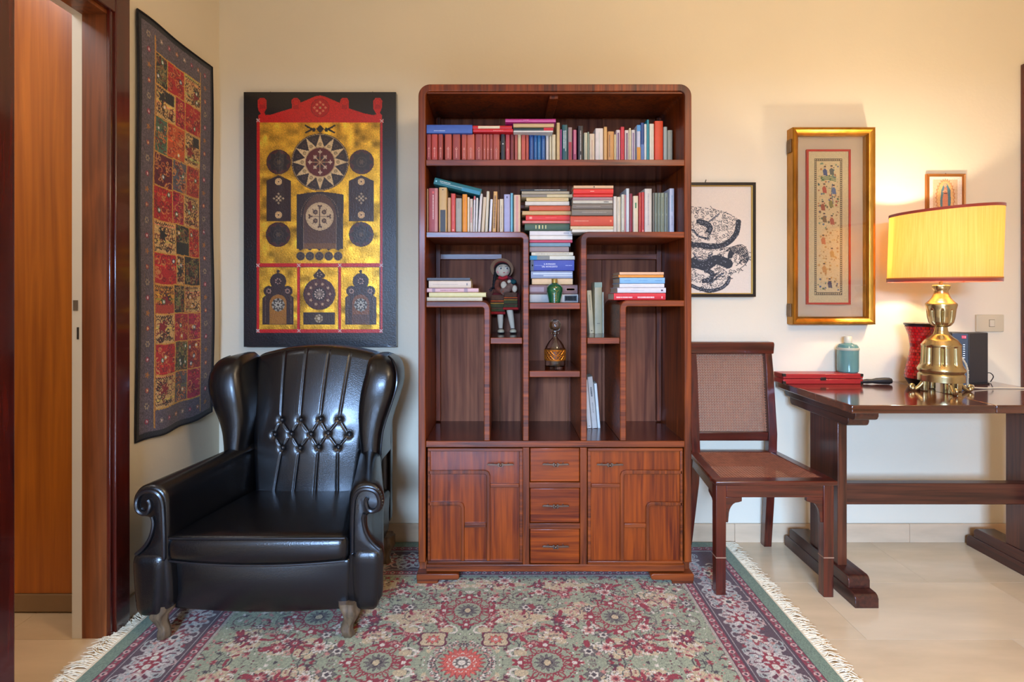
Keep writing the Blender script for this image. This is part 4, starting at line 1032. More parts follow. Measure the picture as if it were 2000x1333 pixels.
def inseat(u, v):
    t = (v-fy0)/(by-fy0); return fx0+.026+(bx0-fx0)*t <= u <= fx1-.026+(bx1-fx1)*t
cane(lambda u, v, o_: (u, v, sz_-.003+o_), fx0+.02, fx1-.02, fy0+.03, by-.015, .0118, .0021, 'cane_seat', CANE_D, inseat)

# ---------------------------------------------------------------- table
TBH = wood('table_top_wood', (54, 24, 16), (110, 56, 34), 0, .14, .8, fine=10, patch=1.5, coat_rough=.10)
TBV = wood('table_leg_wood', (50, 20, 12), (96, 46, 26), 2, .34, .3)
TBY = wood('table_foot_wood', (40, 16, 12), (80, 34, 22), 1, .34, .3)
TBX = wood('table_rail_wood', (46, 20, 14), (90, 44, 28), 0, .36, .25)
tb = thing('trestle_table', 'dark wooden trestle table with stepped feet and glossy top carrying the lamp', 'table', (1.74, 2.26, 0))
ZT = .745; ty0, ty1 = 1.985, 2.543
MB().box(1.247, 1.766, ty0, ty1, ZT-.030, ZT).build('top_board', TBH, tb, bevel=.004)
MB().box(1.7668, 2.232, ty0, ty1, ZT-.030, ZT).build('top_board', TBH, tb, bevel=.004)
for s_, fx in ((1, 1.277), (-1, 2.192)):
    a, b_ = (fx, fx+.086) if s_ > 0 else (fx-.086, fx)
    for y0, y1, z0, z1, n_ in ((2.012, 2.52, 0, .050, 'foot'), (2.056, 2.485, .050, .095, 'foot_step'), (2.012, 2.52, ZT-.062, ZT-.030, 'bearer'), (2.060, 2.48, ZT-.094, ZT-.062, 'bearer_step')):
        c_ = .016
        if n_.startswith('foot'): pr = [(y0, z0), (y1, z0), (y1, z1-c_), (y1-c_*.4, z1-c_*.3), (y1-c_, z1), (y0+c_, z1), (y0+c_*.4, z1-c_*.3), (y0, z1-c_)]
        else: pr = [(y0, z1), (y1, z1), (y1, z0+c_), (y1-c_*.4, z0+c_*.3), (y1-c_, z0), (y0+c_, z0), (y0+c_*.4, z0+c_*.3), (y0, z0+c_)]
        ins = .0 if not n_.endswith('step') else .003
        MB().prism(pr, a+ins, b_-ins, 'x').build(n_, TBY, tb, bevel=.002)
    l0, l1 = (1.289, 1.325) if s_ > 0 else (2.114, 2.150)
    MB().box(l0, l1, 2.138, 2.332, .095, ZT-.094).build('leg_panel', TBV, tb, bevel=.002)
MB().box(1.325, 2.114, 2.215, 2.255, .300, .385).build('stretcher', TBX, tb, bevel=.003)
MB().box(1.3255, 1.338, 2.128, 2.150, .095, ZT-.094).build('leg_batten', TBV, tb, bevel=.001) if False else None

# ---------------------------------------------------------------- lamp
BR = mat('brass', (192, 172, 126), .24, metal=.95, bump=.12, bscale=40)
LX, LY = SX(1838, 2.27), 2.27
lamp = thing('table_lamp', 'lit brass table lamp with cream drum shade trimmed in red on the table', 'lamp', (LX, LY, ZT))
K = 1/1350.0
def LZ(py): return ZT+(1262-py)*K
def fl(n_, d_, z0, z1): return lambda a, z: 1-(d_*(max(0, math.cos(a*n_))**3) if z0 < z < z1 else 0)
prof_ = [(.02, LZ(1205)), (107*K, LZ(1203)), (107*K, LZ(1168)), (100*K, LZ(1160)), (108*K, LZ(1148)), (110*K, LZ(1138)), (102*K, LZ(1124)), (95*K, LZ(1112)), (92*K, LZ(1100)), (90*K, LZ(1060)), (89*K, LZ(1015)), (92*K, LZ(1004)), (84*K, LZ(992)), (74*K, LZ(975)), (52*K, LZ(958)), (38*K, LZ(945)), (31*K, LZ(925)), (29*K, LZ(905)), (44*K, LZ(897)), (56*K, LZ(880)), (63*K, LZ(850)), (67*K, LZ(810)), (70*K, LZ(797)), (73*K, LZ(785)), (72*K, LZ(776)), (58*K, LZ(762)), (44*K, LZ(745)), (34*K, LZ(722)), (32*K, LZ(705)), (40*K, LZ(692)), (42*K, LZ(678)), (36*K, LZ(672)), (12*K, LZ(670))]
def dense(pr_, st=.0035):
    o_ = []
    for (ra, za), (rb, zb_) in zip(pr_[:-1], pr_[1:]):
        n_ = max(1, int(abs(zb_-za)/st)); o_ += [(ra+(rb-ra)*i/n_, za+(zb_-za)*i/n_) for i in range(n_)]
    return o_+[pr_[-1]]
def flt(a, z):
    for lo_, hi_, dpt in ((LZ(1122), LZ(1010), .13), (LZ(895), LZ(806), .16)):
        if lo_ < z < hi_: return 1-dpt*max(0, math.cos(a*9+.6))**5*min(1, (z-lo_)/.008)*min(1, (hi_-z)/.005)
    return 1
MB().lathe(dense(prof_), LX, LY, 108, flute=flt).build('body', BR, lamp, angle=50)
for k in range(4):
    a = math.radians(-8+k*90+(-74 if k == 3 else 0)+(0 if k != 3 else 68)); dx, dy = math.cos(a), math.sin(a)
    pr = [(.058, .048), (.072, .030), (.086, .014), (.100, .006), (.112, .010), (.116, .020), (.108, .026), (.101, .020)]
    pth = [(LX+dx*r0, LY+dy*r0, ZT+z) for r0, z in smooth_path(pr, 4)]
    MB().tube(pth, .008, 10, radii=[.009-.004*i/len(pth) for i in range(len(pth))]).build('foot', BR, lamp, angle=60)
    MB().ball((LX+dx*.107, LY+dy*.107, ZT+.0105), .0105, 12, 8).build('foot_scroll', BR, lamp)
    MB().soft(LX+dx*.062-.011, LX+dx*.062+.011, LY+dy*.062-.011, LY+dy*.062+.011, ZT+.0, ZT+.044, .004, (2, 2, 2)).build('foot_block', BR, lamp)
MB().tube([(LX, LY, LZ(672)), (LX, LY, 1.27)], .006, 10).build('stem', BR, lamp)
sm = bpy.data.materials.new('lamp_shade_cloth'); sm.use_nodes = True; nt = sm.node_tree; nt.nodes.clear()
out = nt.nodes.new('ShaderNodeOutputMaterial'); mixs = nt.nodes.new('ShaderNodeMixShader'); df = nt.nodes.new('ShaderNodeBsdfDiffuse'); tr = nt.nodes.new('ShaderNodeBsdfTranslucent')
wv = nt.nodes.new('ShaderNodeTexNoise'); wv.inputs['Scale'].default_value = 1; mp = nt.nodes.new('ShaderNodeMapping'); mp.inputs['Scale'].default_value = (260, 260, 4); tc = nt.nodes.new('ShaderNodeTexCoord')
rm = nt.nodes.new('ShaderNodeValToRGB'); rm.color_ramp.elements[0].position = .3; rm.color_ramp.elements[1].position = .7; rm.color_ramp.elements[0].color = lin((228, 194, 124)); rm.color_ramp.elements[1].color = lin((242, 212, 148))
nt.links.new(tc.outputs['Object'], mp.inputs[0]); nt.links.new(mp.outputs[0], wv.inputs['Vector']); nt.links.new(wv.outputs['Fac'], rm.inputs[0]); nt.links.new(rm.outputs[0], df.inputs[0]); nt.links.new(rm.outputs[0], tr.inputs[0])
mixs.inputs[0].default_value = .55; nt.links.new(df.outputs[0], mixs.inputs[1]); nt.links.new(tr.outputs[0], mixs.inputs[2]); nt.links.new(mixs.outputs[0], out.inputs[0])
SR, SB0, SB1 = .187, 1.194, 1.488
SCX = LX+.004
def ringpts(r, z, n=64): return [(SCX+r*math.cos(2*math.pi*k/n)+(z-SB0)*.035, LY+r*math.sin(2*math.pi*k/n), z+.012*math.cos(2*math.pi*k/n)*((z-SB0)/.294)) for k in range(n)]
m = MB().loft([ringpts(SR, SB0+.002), ringpts(SR, SB1-.002), ringpts(SR-.0015, SB1-.002), ringpts(SR-.0015, SB0+.002), ringpts(SR, SB0+.002)], caps=False)
shade = m.build('shade', sm, lamp)
TRIM = mat('shade_trim', (150, 52, 30), .7, sheen=.3); TRIM2 = mat('shade_trim_gold', (190, 120, 50), .6)
for z0, z1, mm, r0 in ((SB0, SB0+.012, TRIM, .0018), (SB0+.012, SB0+.017, TRIM2, .0018), (SB1-.010, SB1+.001, TRIM, .0018)):
    MB().loft([ringpts(SR+r0, z0), ringpts(SR+r0, z1), ringpts(SR-.003, z1), ringpts(SR-.003, z0), ringpts(SR+r0, z0)], caps=False).build('shade_trim', mm, shade)
m = MB()
for k in range(3):
    a = 2*math.pi*k/3+.5; m.tube([(LX, LY, 1.262), (SCX+SR*.985*math.cos(a), LY+SR*.985*math.sin(a), SB0+.006)], .002, 6)
m.build('shade_carrier', BR, lamp)
bulbm = mat('bulb_glass', (255, 240, 210), .4, emit=((255, 214, 150), 12))
MB().ball((LX, LY, 1.31), .028, 16, 10, (1, 1, 1.25)).build('bulb', bulbm, lamp)
pl = bpy.data.lights.new('lamp_bulb_light', 'POINT'); pl.energy = 28; pl.color = (1.0, .86, .66); pl.shadow_soft_size = .034
po = bpy.data.objects.new('lamp_bulb_light', pl); C.objects.link(po); po.location = (LX, LY, 1.34)
# cord, with its inline switch, is part of the lamp
CORD = mat('lamp_cord', (206, 190, 160), .6)
pts = smooth_path([(LX+.018, LY+.02, LZ(905)), (LX+.030, LY+.02, LZ(960)), (LX+.062, LY-.02, LZ(1060)), (LX+.082, LY-.03, LZ(1130)), (LX+.098, LY-.012, ZT+.030), (LX+.112, LY+.01, ZT+.012)], 8)
MB().tube(pts, .0032, 8).build('cord', CORD, lamp)
ct_ = MB(); n_ = 60
for k in range(n_):
    t = k/(n_-1); i = t*(len(pts)-1); a = pts[int(i)]; ct_.ball((a[0]+.0015*math.sin(k*1.4), a[1]-.0025, a[2]), .0025, 6, 4)
stuff(ct_.build('cord_twist', CORD, lamp))
pts = smooth_path([(LX+.158, LY+.045, ZT+.008), (LX+.22, LY+.05, ZT+.004), (LX+.30, LY+.06, ZT+.0035), (LX+.40, LY+.05, ZT+.0035)], 8)
MB().tube(pts, .0028, 8).build('cord', CORD, lamp)
def swf(p):
    q_ = p-Vector((LX+.135, LY+.028, ZT+.011)); c_, s2 = math.cos(.5), math.sin(.5)
    return Vector((LX+.135+q_.x*c_-q_.y*s2, LY+.028+q_.x*s2+q_.y*c_, ZT+.011+q_.z))
MB().soft(LX+.135-.032, LX+.135+.032, LY+.028-.011, LY+.028+.011, ZT+.001, ZT+.021, .007, (3, 3, 2), swf).build('cord_switch', mat('ivory_plastic', (226, 214, 186), .35), lamp)
# ---------------------------------------------------------------- things on the table
# mosaic vase
D = 2.41; vx = SX(1797, D); 
vase = thing('mosaic_vase', 'red mosaic vase with black rims standing behind the brass lamp', 'vase', (vx, D, ZT))
def vr(z):
    t = (z-ZT)/.272; pts = [(0, .038), (.06, .048), (.14, .057), (.3, .052), (.5, .040), (.62, .036), (.8, .042), (.93, .054), (1, .060)]
    for (a, ra), (b_, rb) in zip(pts[:-1], pts[1:]):
        if a <= t <= b_: return ra+(rb-ra)*(t-a)/(b_-a)
    return .06
prof_ = [(vr(ZT+.272*k/30)-.0015, ZT+.272*k/30) for k in range(31)]
prof_ = prof_+[(.052, ZT+.272), (.034, ZT+.18), (.02, ZT+.03)]
MB().lathe(prof_, vx, D, 40).build('body', mat('vase_grout', (70, 12, 14), .6), vase)
VR = [mat('mosaic_red_%s' % n_, c, .22, coat=.4) for n_, c in (('bright', (196, 22, 26)), ('deep', (150, 14, 22)), ('rose', (206, 60, 52)))]
m = MB(); zz = ZT+.034; row = 0
while zz < ZT+.252:
    hgt = .0125; n_ = 22
    for k in range(n_):
        a0 = 2*math.pi*(k+(row % 2)*.5+.06)/n_; a1 = 2*math.pi*(k+(row % 2)*.5+.94)/n_; m.use(random.choice([0, 0, 1, 2]))
        v = []
        for (a, z) in ((a0, zz), (a1, zz), (a1, zz+hgt-.0012), (a0, zz+hgt-.0012)):
            for dr in (0, .0014): r0 = vr(z)-.001+dr; v.append((vx+r0*math.cos(a), D+r0*math.sin(a), z))
        m.add(v, [(1, 3, 5, 7), (0, 1, 7, 6), (0, 2, 3, 1), (2, 4, 5, 3), (4, 6, 7, 5)])
    zz += hgt; row += 1
stuff(m.build('mosaic_tiles', VR, vase))
BLK = mat('black_enamel', (26, 22, 24), .3, coat=.3)
for z0, z1 in ((ZT, ZT+.032), (ZT+.262, ZT+.272)):
    MB().lathe([(vr(z0)-.004, z0), (vr(z0)+.001, z0+.001), (vr(z1)+.001, z1-.001), (vr(z1)-.004, z1)], vx, D, 40).build('rim', BLK, vase)

# router
D = 2.44; rt_ = thing('router', 'black upright internet router with red logo mark and status lights behind the lamp', 'router', (SX(1896, D), D, ZT))
RTM = mat('router_plastic', (34, 32, 34), .38); RTG = mat('router_side_panel', (46, 44, 46), .45, bump=.3, bscale=300)
xa, xb, xc = SX(1862, D), SX(1885, D), SX(1932, D); y0, y1, y2 = D+.01, D-.02, D+.005; zt2 = ZT+.228
MB().prism([(xa, y0), (xb, y1), (xb+.03, y1+.075), (xa+.02, y0+.075)], ZT+.006, zt2, 'z').build('led_panel', RTM, rt_, bevel=.003)
MB().prism([(xb, y1), (xc, y2), (xc-.002, y2+.05), (xb+.01, y1+.06)], ZT+.006, zt2-.0, 'z').build('side_panel', RTG, rt_, bevel=.003)
MB().prism([(xa, y0-.004), (xb, y1-.006), (xc+.004, y2-.004), (xc+.004, y2+.06), (xa, y0+.07)], ZT, ZT+.007, 'z').build('base', RTM, rt_, bevel=.001)
dirv = Vector((xb-xa, y1-y0, 0)).normalized(); nrm = Vector((dirv.y, -dirv.x, 0))
def onled(t, z, w_, h_, m_, n_):
    c = Vector((xa, y0, z))+dirv*t+nrm*.0008; u = dirv*w_/2; v = Vector((0, 0, h_/2)); o_ = nrm*.0008
    mb = MB(); P8 = [c+i*u+j*v+k*o_ for i in (-1, 1) for j in (-1, 1) for k in (-1, 1)]
    mb.add([tuple(p) for p in P8], [(0, 1, 3, 2), (4, 6, 7, 5), (0, 4, 5, 1), (2, 3, 7, 6), (0, 2, 6, 4), (1, 5, 7, 3)]); return mb.build(n_, m_, rt_)
onled(.043, zt2-.018, .015, .013, mat('logo_red', (200, 28, 48), .4), 'logo')
lw_ = mat('logo_white', (226, 226, 226), .5)
for k in range(3): onled(.0385+k*.0045, zt2-.018, .0018, .005, lw_, 'logo_mark')
LED = mat('led_white', (220, 225, 235), .4, emit=((220, 230, 255), 1.2))
for k in range(7): onled(.043, zt2-.052-k*.0095, .006, .0022, LED, 'status_light')
MB().tube(smooth_path([(xc-.004, D+.02, ZT+.045), (xc+.020, D+.02, ZT+.048), (xc+.045, D+.03, ZT+.030), (xc+.050, D+.05, ZT+.004)], 6), .002, 6).build('power_cable', RTM, rt_)

# red case
D0, D1 = 2.447, 2.535
rc = thing('red_case', 'flat red leather case with dark metal corners lying at the left end of the table', 'case', (SX(1608, D0), (D0+D1)/2, ZT))
RCM = mat('red_leatherette', (158, 30, 30), .4, coat=.2, bump=.3, bscale=250); x0, x1 = SX(1530, D0), SX(1686, D0)
MB().box(x0, x1, D0, D1, ZT+.0, ZT+.022).build('base', RCM, rc, bevel=.003); MB().box(x0, x1, D0, D1, ZT+.0235, ZT+.045).build('lid', RCM, rc, bevel=.003)
DM = mat('dark_metal', (66, 56, 50), .4, metal=.8)
for x in (x0-.0008, x1-.012):
    for z in (ZT+.0, ZT+.033): MB().box(x, x+.0128, D0-.0008, D0+.012, z, z+.0125).build('metal_corner', DM, rc, bevel=.001)
MB().box((x0+x1)/2-.012, (x0+x1)/2+.012, D0-.002, D0+.003, ZT+.016, ZT+.030).build('clasp', DM, rc, bevel=.001)
# folding umbrella handle, black
um = thing('folded_umbrella', 'short black rod with a ribbed grip lying right of the red case', 'umbrella', (SX(1712, 2.44), 2.44, ZT))
xs_ = SX(1687, 2.44); pts = [(xs_, 2.452, ZT+.011), (xs_+.02, 2.449, ZT+.012), (xs_+.04, 2.447, ZT+.013), (xs_+.06, 2.444, ZT+.0145), (xs_+.095, 2.440, ZT+.0155), (xs_+.112, 2.438, ZT+.0155)]
MB().tube(pts, .01, 14, radii=[.008, .0105, .009, .013, .015, .0145]).build('grip', mat('black_rubber', (24, 22, 22), .45), um)
MB().tube([(xs_+.112, 2.438, ZT+.0155), (xs_+.119, 2.4375, ZT+.0155)], .012, 14).build('end_cap', mat('black_plastic_soft', (30, 26, 26), .3), um)
# teal bottle
D = 2.503; bt = thing('glass_bottle', 'squat teal glass bottle with pale stopper standing on the red case', 'bottle', (SX(1656, D), D, ZT+.045))
cx = SX(1656, D); TG = mat('teal_glass', (112, 158, 150), .12, coat=.5, trans=.35, var=.08, vscale=12)
zt3 = SZ(672, D)
MB().lathe([(.01, ZT+.0455), (.038, ZT+.0455), (.043, ZT+.051), (.044, ZT+.07), (.044, zt3-.03), (.043, zt3-.012), (.036, zt3-.002), (.018, zt3+.003), (.015, zt3+.006)], cx, D, 36).build('body', TG, bt)
MB().lathe([(.015, zt3+.003), (.0165, zt3+.005), (.0165, zt3+.03), (.014, zt3+.035), (.004, zt3+.0355)], cx, D, 24).build('stopper', mat('pale_stopper', (214, 200, 172), .4), bt)
MB().lathe([(.0443, zt3-.028), (.0455, zt3-.026), (.0455, zt3-.018), (.0443, zt3-.016)], cx, D, 36).build('collar_band', mat('pale_band', (176, 170, 146), .4), bt)

# ---------------------------------------------------------------- on the wall
sw = thing('light_switch', 'beige rectangular wall switch plate above the router', 'switch', (SX(1931, 2.55), 2.55, SZ(631, 2.55)))
xa, xb, za, zb2 = SX(1904, YW), SX(1957.5, YW), SZ(648, YW), SZ(615, YW)
PLT = mat('switch_beige', (206, 190, 158), .45)
MB().soft(xa, xb, YW-.010, YW, za, zb2, .003, (2, 2, 2)).build('plate', PLT, sw)
xm = SX(1933.5, YW); MB().box(xm-.011, xm+.011, YW-.0125, YW-.0095, (za+zb2)/2-.015, (za+zb2)/2+.015).build('rocker', mat('switch_rocker', (212, 198, 170), .35), sw, bevel=.001)
MB().box(xm-.013, xm+.013, YW-.0104, YW-.0095, (za+zb2)/2-.017, (za+zb2)/2+.017).build('rocker_surround', mat('switch_gap', (120, 106, 84), .6), sw)

def frame_ring(x0, x1, z0, z1, prof, m_, parent, name='frame', bevel=0):
    """prof: list of (inset from outer edge, y) swept round a rectangle"""
    rings = []
    for ins, y in prof:
        rings.append([(x0+ins, y, z0+ins), (x1-ins, y, z0+ins), (x1-ins, y, z1-ins), (x0+ins, y, z1-ins)])
    return MB().loft(rings+[rings[0]], caps=False).build(name, m_, parent, bevel=bevel, angle=30)
# gold framed embroidery
GOLD = mat('gilt_frame', (176, 122, 44), .32, metal=.85, bump=.35, bscale=60, var=.25, vscale=20, stretch=(1, 1, .4))
GOLD_S = mat('gilt_frame_side', (120, 92, 62), .5, metal=.3, var=.25, vscale=30)
x0, x1, z0, z1 = 1.306, 1.681, 1.006, 1.900; yf = 2.500
ge = thing('framed_embroidery', 'deep gilt frame with a narrow chinese style embroidery strip in red mount beside the lamp', 'picture', ((x0+x1)/2, 2.53, z0))
frame_ring(x0, x1, z0, z1, [(0, YW-.001), (0, yf+.004), (.004, yf), (.012, yf+.001), (.018, yf+.006), (.025, yf+.010), (.029, yf+.020), (.034, yf+.024), (.034, YW-.001)], GOLD, ge)
MB().box(x0+.033, x1-.033, YW-.014, YW-.006, z0+.033, z1-.033).build('mount', mat('linen_mount', (214, 192, 162), .8, bump=.2, bscale=400), ge)
for z in (1.07, 1.82): MB().box(x0-.006, x0, 2.515, 2.545, z-.03, z+.03).build('hinge', GOLD_S, ge, bevel=.001)
ex0, ex1, ez0, ez1 = 1.384, 1.585, 1.096, 1.806; ey = 2.530
frame_ring(ex0, ex1, ez0, ez1, [(0, YW-.014), (0, ey), (.0085, ey), (.0085, ey+.006)], mat('red_lacquer_edge', (186, 36, 28), .35, coat=.3), ge, 'red_edge')
ecv = Cv(ex1-ex0-.014, ez1-ez0-.014, .0014, (216, 196, 150))
w_, h_ = ecv.w, ecv.h; r = random.Random(3)
ecv.rect(.030, .034, w_-.030, h_-.036, (74, 60, 50)); ecv.rect(.040, .046, w_-.040, h_-.048, (220, 196, 146))
for side in (.035, w_-.035):
    y = .04
    while y < h_-.04: ecv.blob(side, y, .0034, (206, 180, 130), ry=.0028); y += .0095
for yy in (.040, h_-.042):
    x = .035
    while x < w_-.035: ecv.blob(x, yy, .0034, (206, 180, 130)); x += .0095
pal = [(60, 96, 60), (60, 84, 130), (170, 70, 50), (150, 110, 60), (96, 72, 56), (196, 120, 60), (110, 140, 110)]
def figure(x, y, c):
    ecv.poly([(x-.006, y+.026), (x-.010, y+.004), (x-.003, y-.004), (x+.003, y-.004), (x+.009, y+.004), (x+.012, y+.028)], c); ecv.blob(x, y-.010, .0055, (214, 170, 130)); ecv.blob(x, y-.014, .0055, (40, 34, 40), ry=.003)
for k in range(230):
    y = r.uniform(.055, h_-.058); x = r.uniform(.046, w_-.046); c = r.choice(pal) if y < h_*.52 or y > h_-.11 else r.choice([(196, 140, 70), (206, 160, 90), (180, 120, 60), (170, 130, 80)])
    ecv.blob(x, y, r.uniform(.002, .005), c, 5, .35, rot=r.uniform(0, 3)) if r.random() < .6 else ecv.line([(x, y), (x+r.uniform(-.012, .012), y+r.uniform(-.006, .006))], .0016, c)
for (fx_, fy_, c) in ((.078, .085, (58, 78, 130)), (.108, .082, (96, 96, 90)), (.075, .165, (190, 80, 60)), (.118, .17, (90, 110, 150)), (.068, .245, (160, 76, 52)), (.105, .23, (140, 130, 70)), (.075, .30, (130, 96, 60)), (.11, .31, (176, 84, 60)), (.07, .40, (190, 110, 70)), (.11, .46, (200, 150, 80)), (.075, .53, (196, 140, 80)), (.10, .60, (80, 80, 100))): figure(fx_, fy_, c)
for y in (.118, .125, .132): ecv.line([(.062, y+.004), (.09, y-.004), (.128, y+.006)], .004, (92, 128, 82))
ecv.line([(.112, .15), (.108, .19), (.116, .24)], .003, (70, 96, 130))
ecv.grain(.04, 1, 5)
sheet('embroidery', ecv, lambda X, Y: np.stack([ex0+.007+X, np.full_like(X, ey+.0045), ez1-.007-Y], -1), painted_mat('silk_embroidery', .7, bump=.3, bscale=700), ge)
GLS = mat('picture_glass', (255, 255, 255), .01, trans=1.0, ior=1.45)
MB().box(x0+.030, x1-.030, yf+.0205, yf+.0225, z0+.030, z1-.030).build('glass', GLS, ge)

# black paper cut of a dragon among clouds
x0, x1, z0, z1 = .70, 1.153, 1.131, 1.656; yf = YW-.022
dg = thing('dragon_print', 'black and white dragon and cloud print in thin black frame, half hidden by bookcase', 'picture', ((x0+x1)/2, 2.54, z0))
frame_ring(x0, x1, z0, z1, [(0, YW-.001), (0, yf), (.013, yf), (.013, YW-.001)], mat('black_frame', (30, 22, 20), .35, coat=.2), dg)
frame_ring(x0+.0125, x1-.0125, z0+.0125, z1-.0125, [(0, YW-.002), (0, yf+.004), (.005, yf+.005), (.005, YW-.002)], mat('gold_slip', (190, 156, 84), .35, metal=.8), dg, 'gold_slip')
# picture drawn with the origin at its left top corner, 1 unit = 1 cm
st_ = .0016; W_, H_ = x1-x0-.03, z1-z0-.03
dc = Cv(W_, H_, st_, (222, 204, 184)); BK = (52, 54, 60); r = random.Random(11)
def X_(px): return SX(px, YW-.01)-(x0+.015)
def Y_(py): return (z1-.015)-SZ(py, YW-.01)
def PX(cx, cy): return (X_(1340+cx/5.127), Y_(340+cy/5.127))
def squig(x, y, a, n_, turn, w_=.0024):
    pts = []
    for i in range(n_): pts.append((x, y)); x += .0035*math.cos(a); y += .0035*math.sin(a); a += turn*math.sin(i*.9)+turn*.25
    dc.line(pts, w_, BK)
up = [PX(-500, 420), PX(-200, 360), PX(70, 330), PX(370, 380), PX(515, 460), PX(530, 560), PX(440, 650), PX(250, 700), PX(60, 660), PX(-200, 600), PX(-500, 560)]
lo = [PX(-450, 700), PX(0, 640), PX(200, 760), PX(420, 740), PX(560, 710), PX(625, 800), PX(600, 900), PX(430, 1030), PX(420, 1110), PX(250, 1190), PX(100, 1150), PX(-150, 1100), PX(-450, 950)]
def inside(p, poly):
    c = False; n_ = len(poly)
    for i in range(n_):
        a, b_ = poly[i], poly[(i+1) % n_]
        if (a[1] > p[1]) != (b_[1] > p[1]) and p[0] < (b_[0]-a[0])*(p[1]-a[1])/(b_[1]-a[1])+a[0]: c = not c
    return c
for pg in (up, lo): dc.line(smooth_path(pg, 5, True), .003, BK, True)
for k in range(1000):
    x, y = r.uniform(0, W_), r.uniform(.05, H_-.01)
    if inside((x, y), up) or inside((x, y), lo):
        if inside((x, y), lo) and r.random() < .45:      # scaly coils
            a = r.uniform(-.6, .2); dc.line([(x+.004*i*math.cos(a)-.0015*math.sin(i*1.5), y+.004*i*math.sin(a)+.0028*math.sin(i*1.5)) for i in range(7)], .0036, BK)
        else:                                            # cloud scroll: a spiral with a tail
            R0 = r.uniform(.006, .011); a = r.uniform(0, 6.3); sg = r.choice([-1, 1])
            dc.blob(x, y, R0*1.25, (222, 204, 184))
            dc.line([(x+R0*(.15+.85*t/14)*math.cos(a+sg*t*.55), y+R0*(.15+.85*t/14)*math.sin(a+sg*t*.55)) for t in range(15)]+[(x+R0*1.9*math.cos(a+sg*8.4), y+R0*1.9*math.sin(a+sg*8.4))], .0026, BK)
# the sweeping bodies
def body_(pts, w_, scale=True):
    pp = smooth_path([PX(*p) for p in pts], 8); dc.line(pp, w_, BK)
    for k in range(0, len(pp)-1, 1):
        a = pp[k]; dc.blob(a[0]+r.uniform(-1, 1)*w_*.3, a[1]+r.uniform(-1, 1)*w_*.3, .0017, (140, 140, 146))
body_([(-500, 640), (-200, 700), (100, 710), (250, 730), (400, 700), (500, 600), (525, 480)], .024)
body_([(130, 480), (200, 500), (240, 540), (220, 590)], .026); body_([(200, 500), (280, 440), (330, 400)], .007)
body_([(-400, 900), (-100, 880), (100, 900), (200, 920), (300, 860), (420, 900)], .044)
body_([(80, 800), (120, 860), (200, 860), (260, 800)], .008)
body_([(200, 960), (260, 1000), (240, 1060), (180, 1070)], .022); body_([(240, 1100), (330, 1020), (370, 1000)], .009)
for k in range(6):
    rr0 = 180-k*22; pp = [PX(520+(rr0*.55)*math.cos(t)-k*4, 830+rr0*.62*math.sin(t)) for t in [math.radians(170+i*10) for i in range(24)]]
    dc.line(pp, .0042, BK)
body_([(60, 1120), (130, 1150), (250, 1170), (360, 1140), (420, 1080), (430, 1040)], .016)
body_([(-300, 480), (-100, 520), (60, 560), (120, 620), (220, 650)], .009)
for (cx_, cy_) in ((120, 510), (450, 510), (210, 600)): p = PX(cx_, cy_); dc.blob(*p, .006, (222, 204, 184)); dc.blob(*p, .003, BK)
dc.grain(.015, 1, 3)
sheet('print', dc, lambda X, Y: np.stack([x0+.015+X, np.full_like(X, YW-.010), z1-.015-Y], -1), painted_mat('paper_print', .8), dg)
MB().box(x0+.012, x1-.012, YW-.0095, YW-.002, z0+.012, z1-.012).build('backing_board', mat('paper_white', (222, 204, 184), .8), dg)
MB().tube([(.925, YW-.006, 1.655), (.928, YW-.012, 1.668), (.931, YW-.003, 1.672)], .0015, 6).build('hook', DM, dg)

# small devotional picture
x0, x1, z1 = SX(1806, YW), SX(1881, YW), SZ(341, YW); z0 = z1-.245; yf = YW-.016
sp_ = thing('saint_picture', 'small gilt framed picture of a robed praying figure above the lamp shade', 'picture', ((x0+x1)/2, 2.55, z0))
frame_ring(x0, x1, z0, z1, [(0, YW-.001), (0, yf), (.006, yf+.003), (.012, yf+.002), (.012, YW-.001)], mat('small_gilt', (168, 108, 52), .4, metal=.6), sp_)
pc = Cv(x1-x0-.022, z1-z0-.022, .0012, (226, 206, 186)); cx_ = pc.w/2
pc.rect(.021, .014, pc.w-.021, pc.h-.02, (206, 172, 136))
pc.blob(cx_, .098, .044, (190, 130, 84), 28, .06, ry=.084); pc.blob(cx_, .098, .038, (214, 170, 110), 28, .05, ry=.077)
pc.poly([(cx_-.005, .03), (cx_+.008, .032), (cx_+.024, .062), (cx_+.026, .12), (cx_+.018, .17), (cx_-.018, .17), (cx_-.024, .12), (cx_-.018, .062)], (82, 118, 128))
pc.poly([(cx_-.004, .048), (cx_+.008, .05), (cx_+.013, .10), (cx_+.012, .16), (cx_-.012, .16), (cx_-.012, .10)], (196, 128, 98))
pc.blob(cx_, .040, .0075, (206, 160, 120), ry=.009); pc.line([(cx_-.01, .07), (cx_, .062), (cx_+.008, .07)], .005, (206, 160, 120)); pc.line([(cx_-.006, .078), (cx_+.008, .078)], .003, (60, 40, 40))
pc.grain(.03, 2, 8)
sheet('print', pc, lambda X, Y: np.stack([x0+.011+X, np.full_like(X, YW-.008), z1-.011-Y], -1), painted_mat('small_print', .7), sp_)
MB().box(x0+.006, x1-.006, YW-.0075, YW-.002, z0+.006, z1-.006).build('backing_board', MATS['paper_white'], sp_)
MB().tube([((x0+x1)/2, YW-.006, z1-.001), ((x0+x1)/2+.006, YW-.004, z1+.005)], .0012, 6).build('hook', DM, sp_)

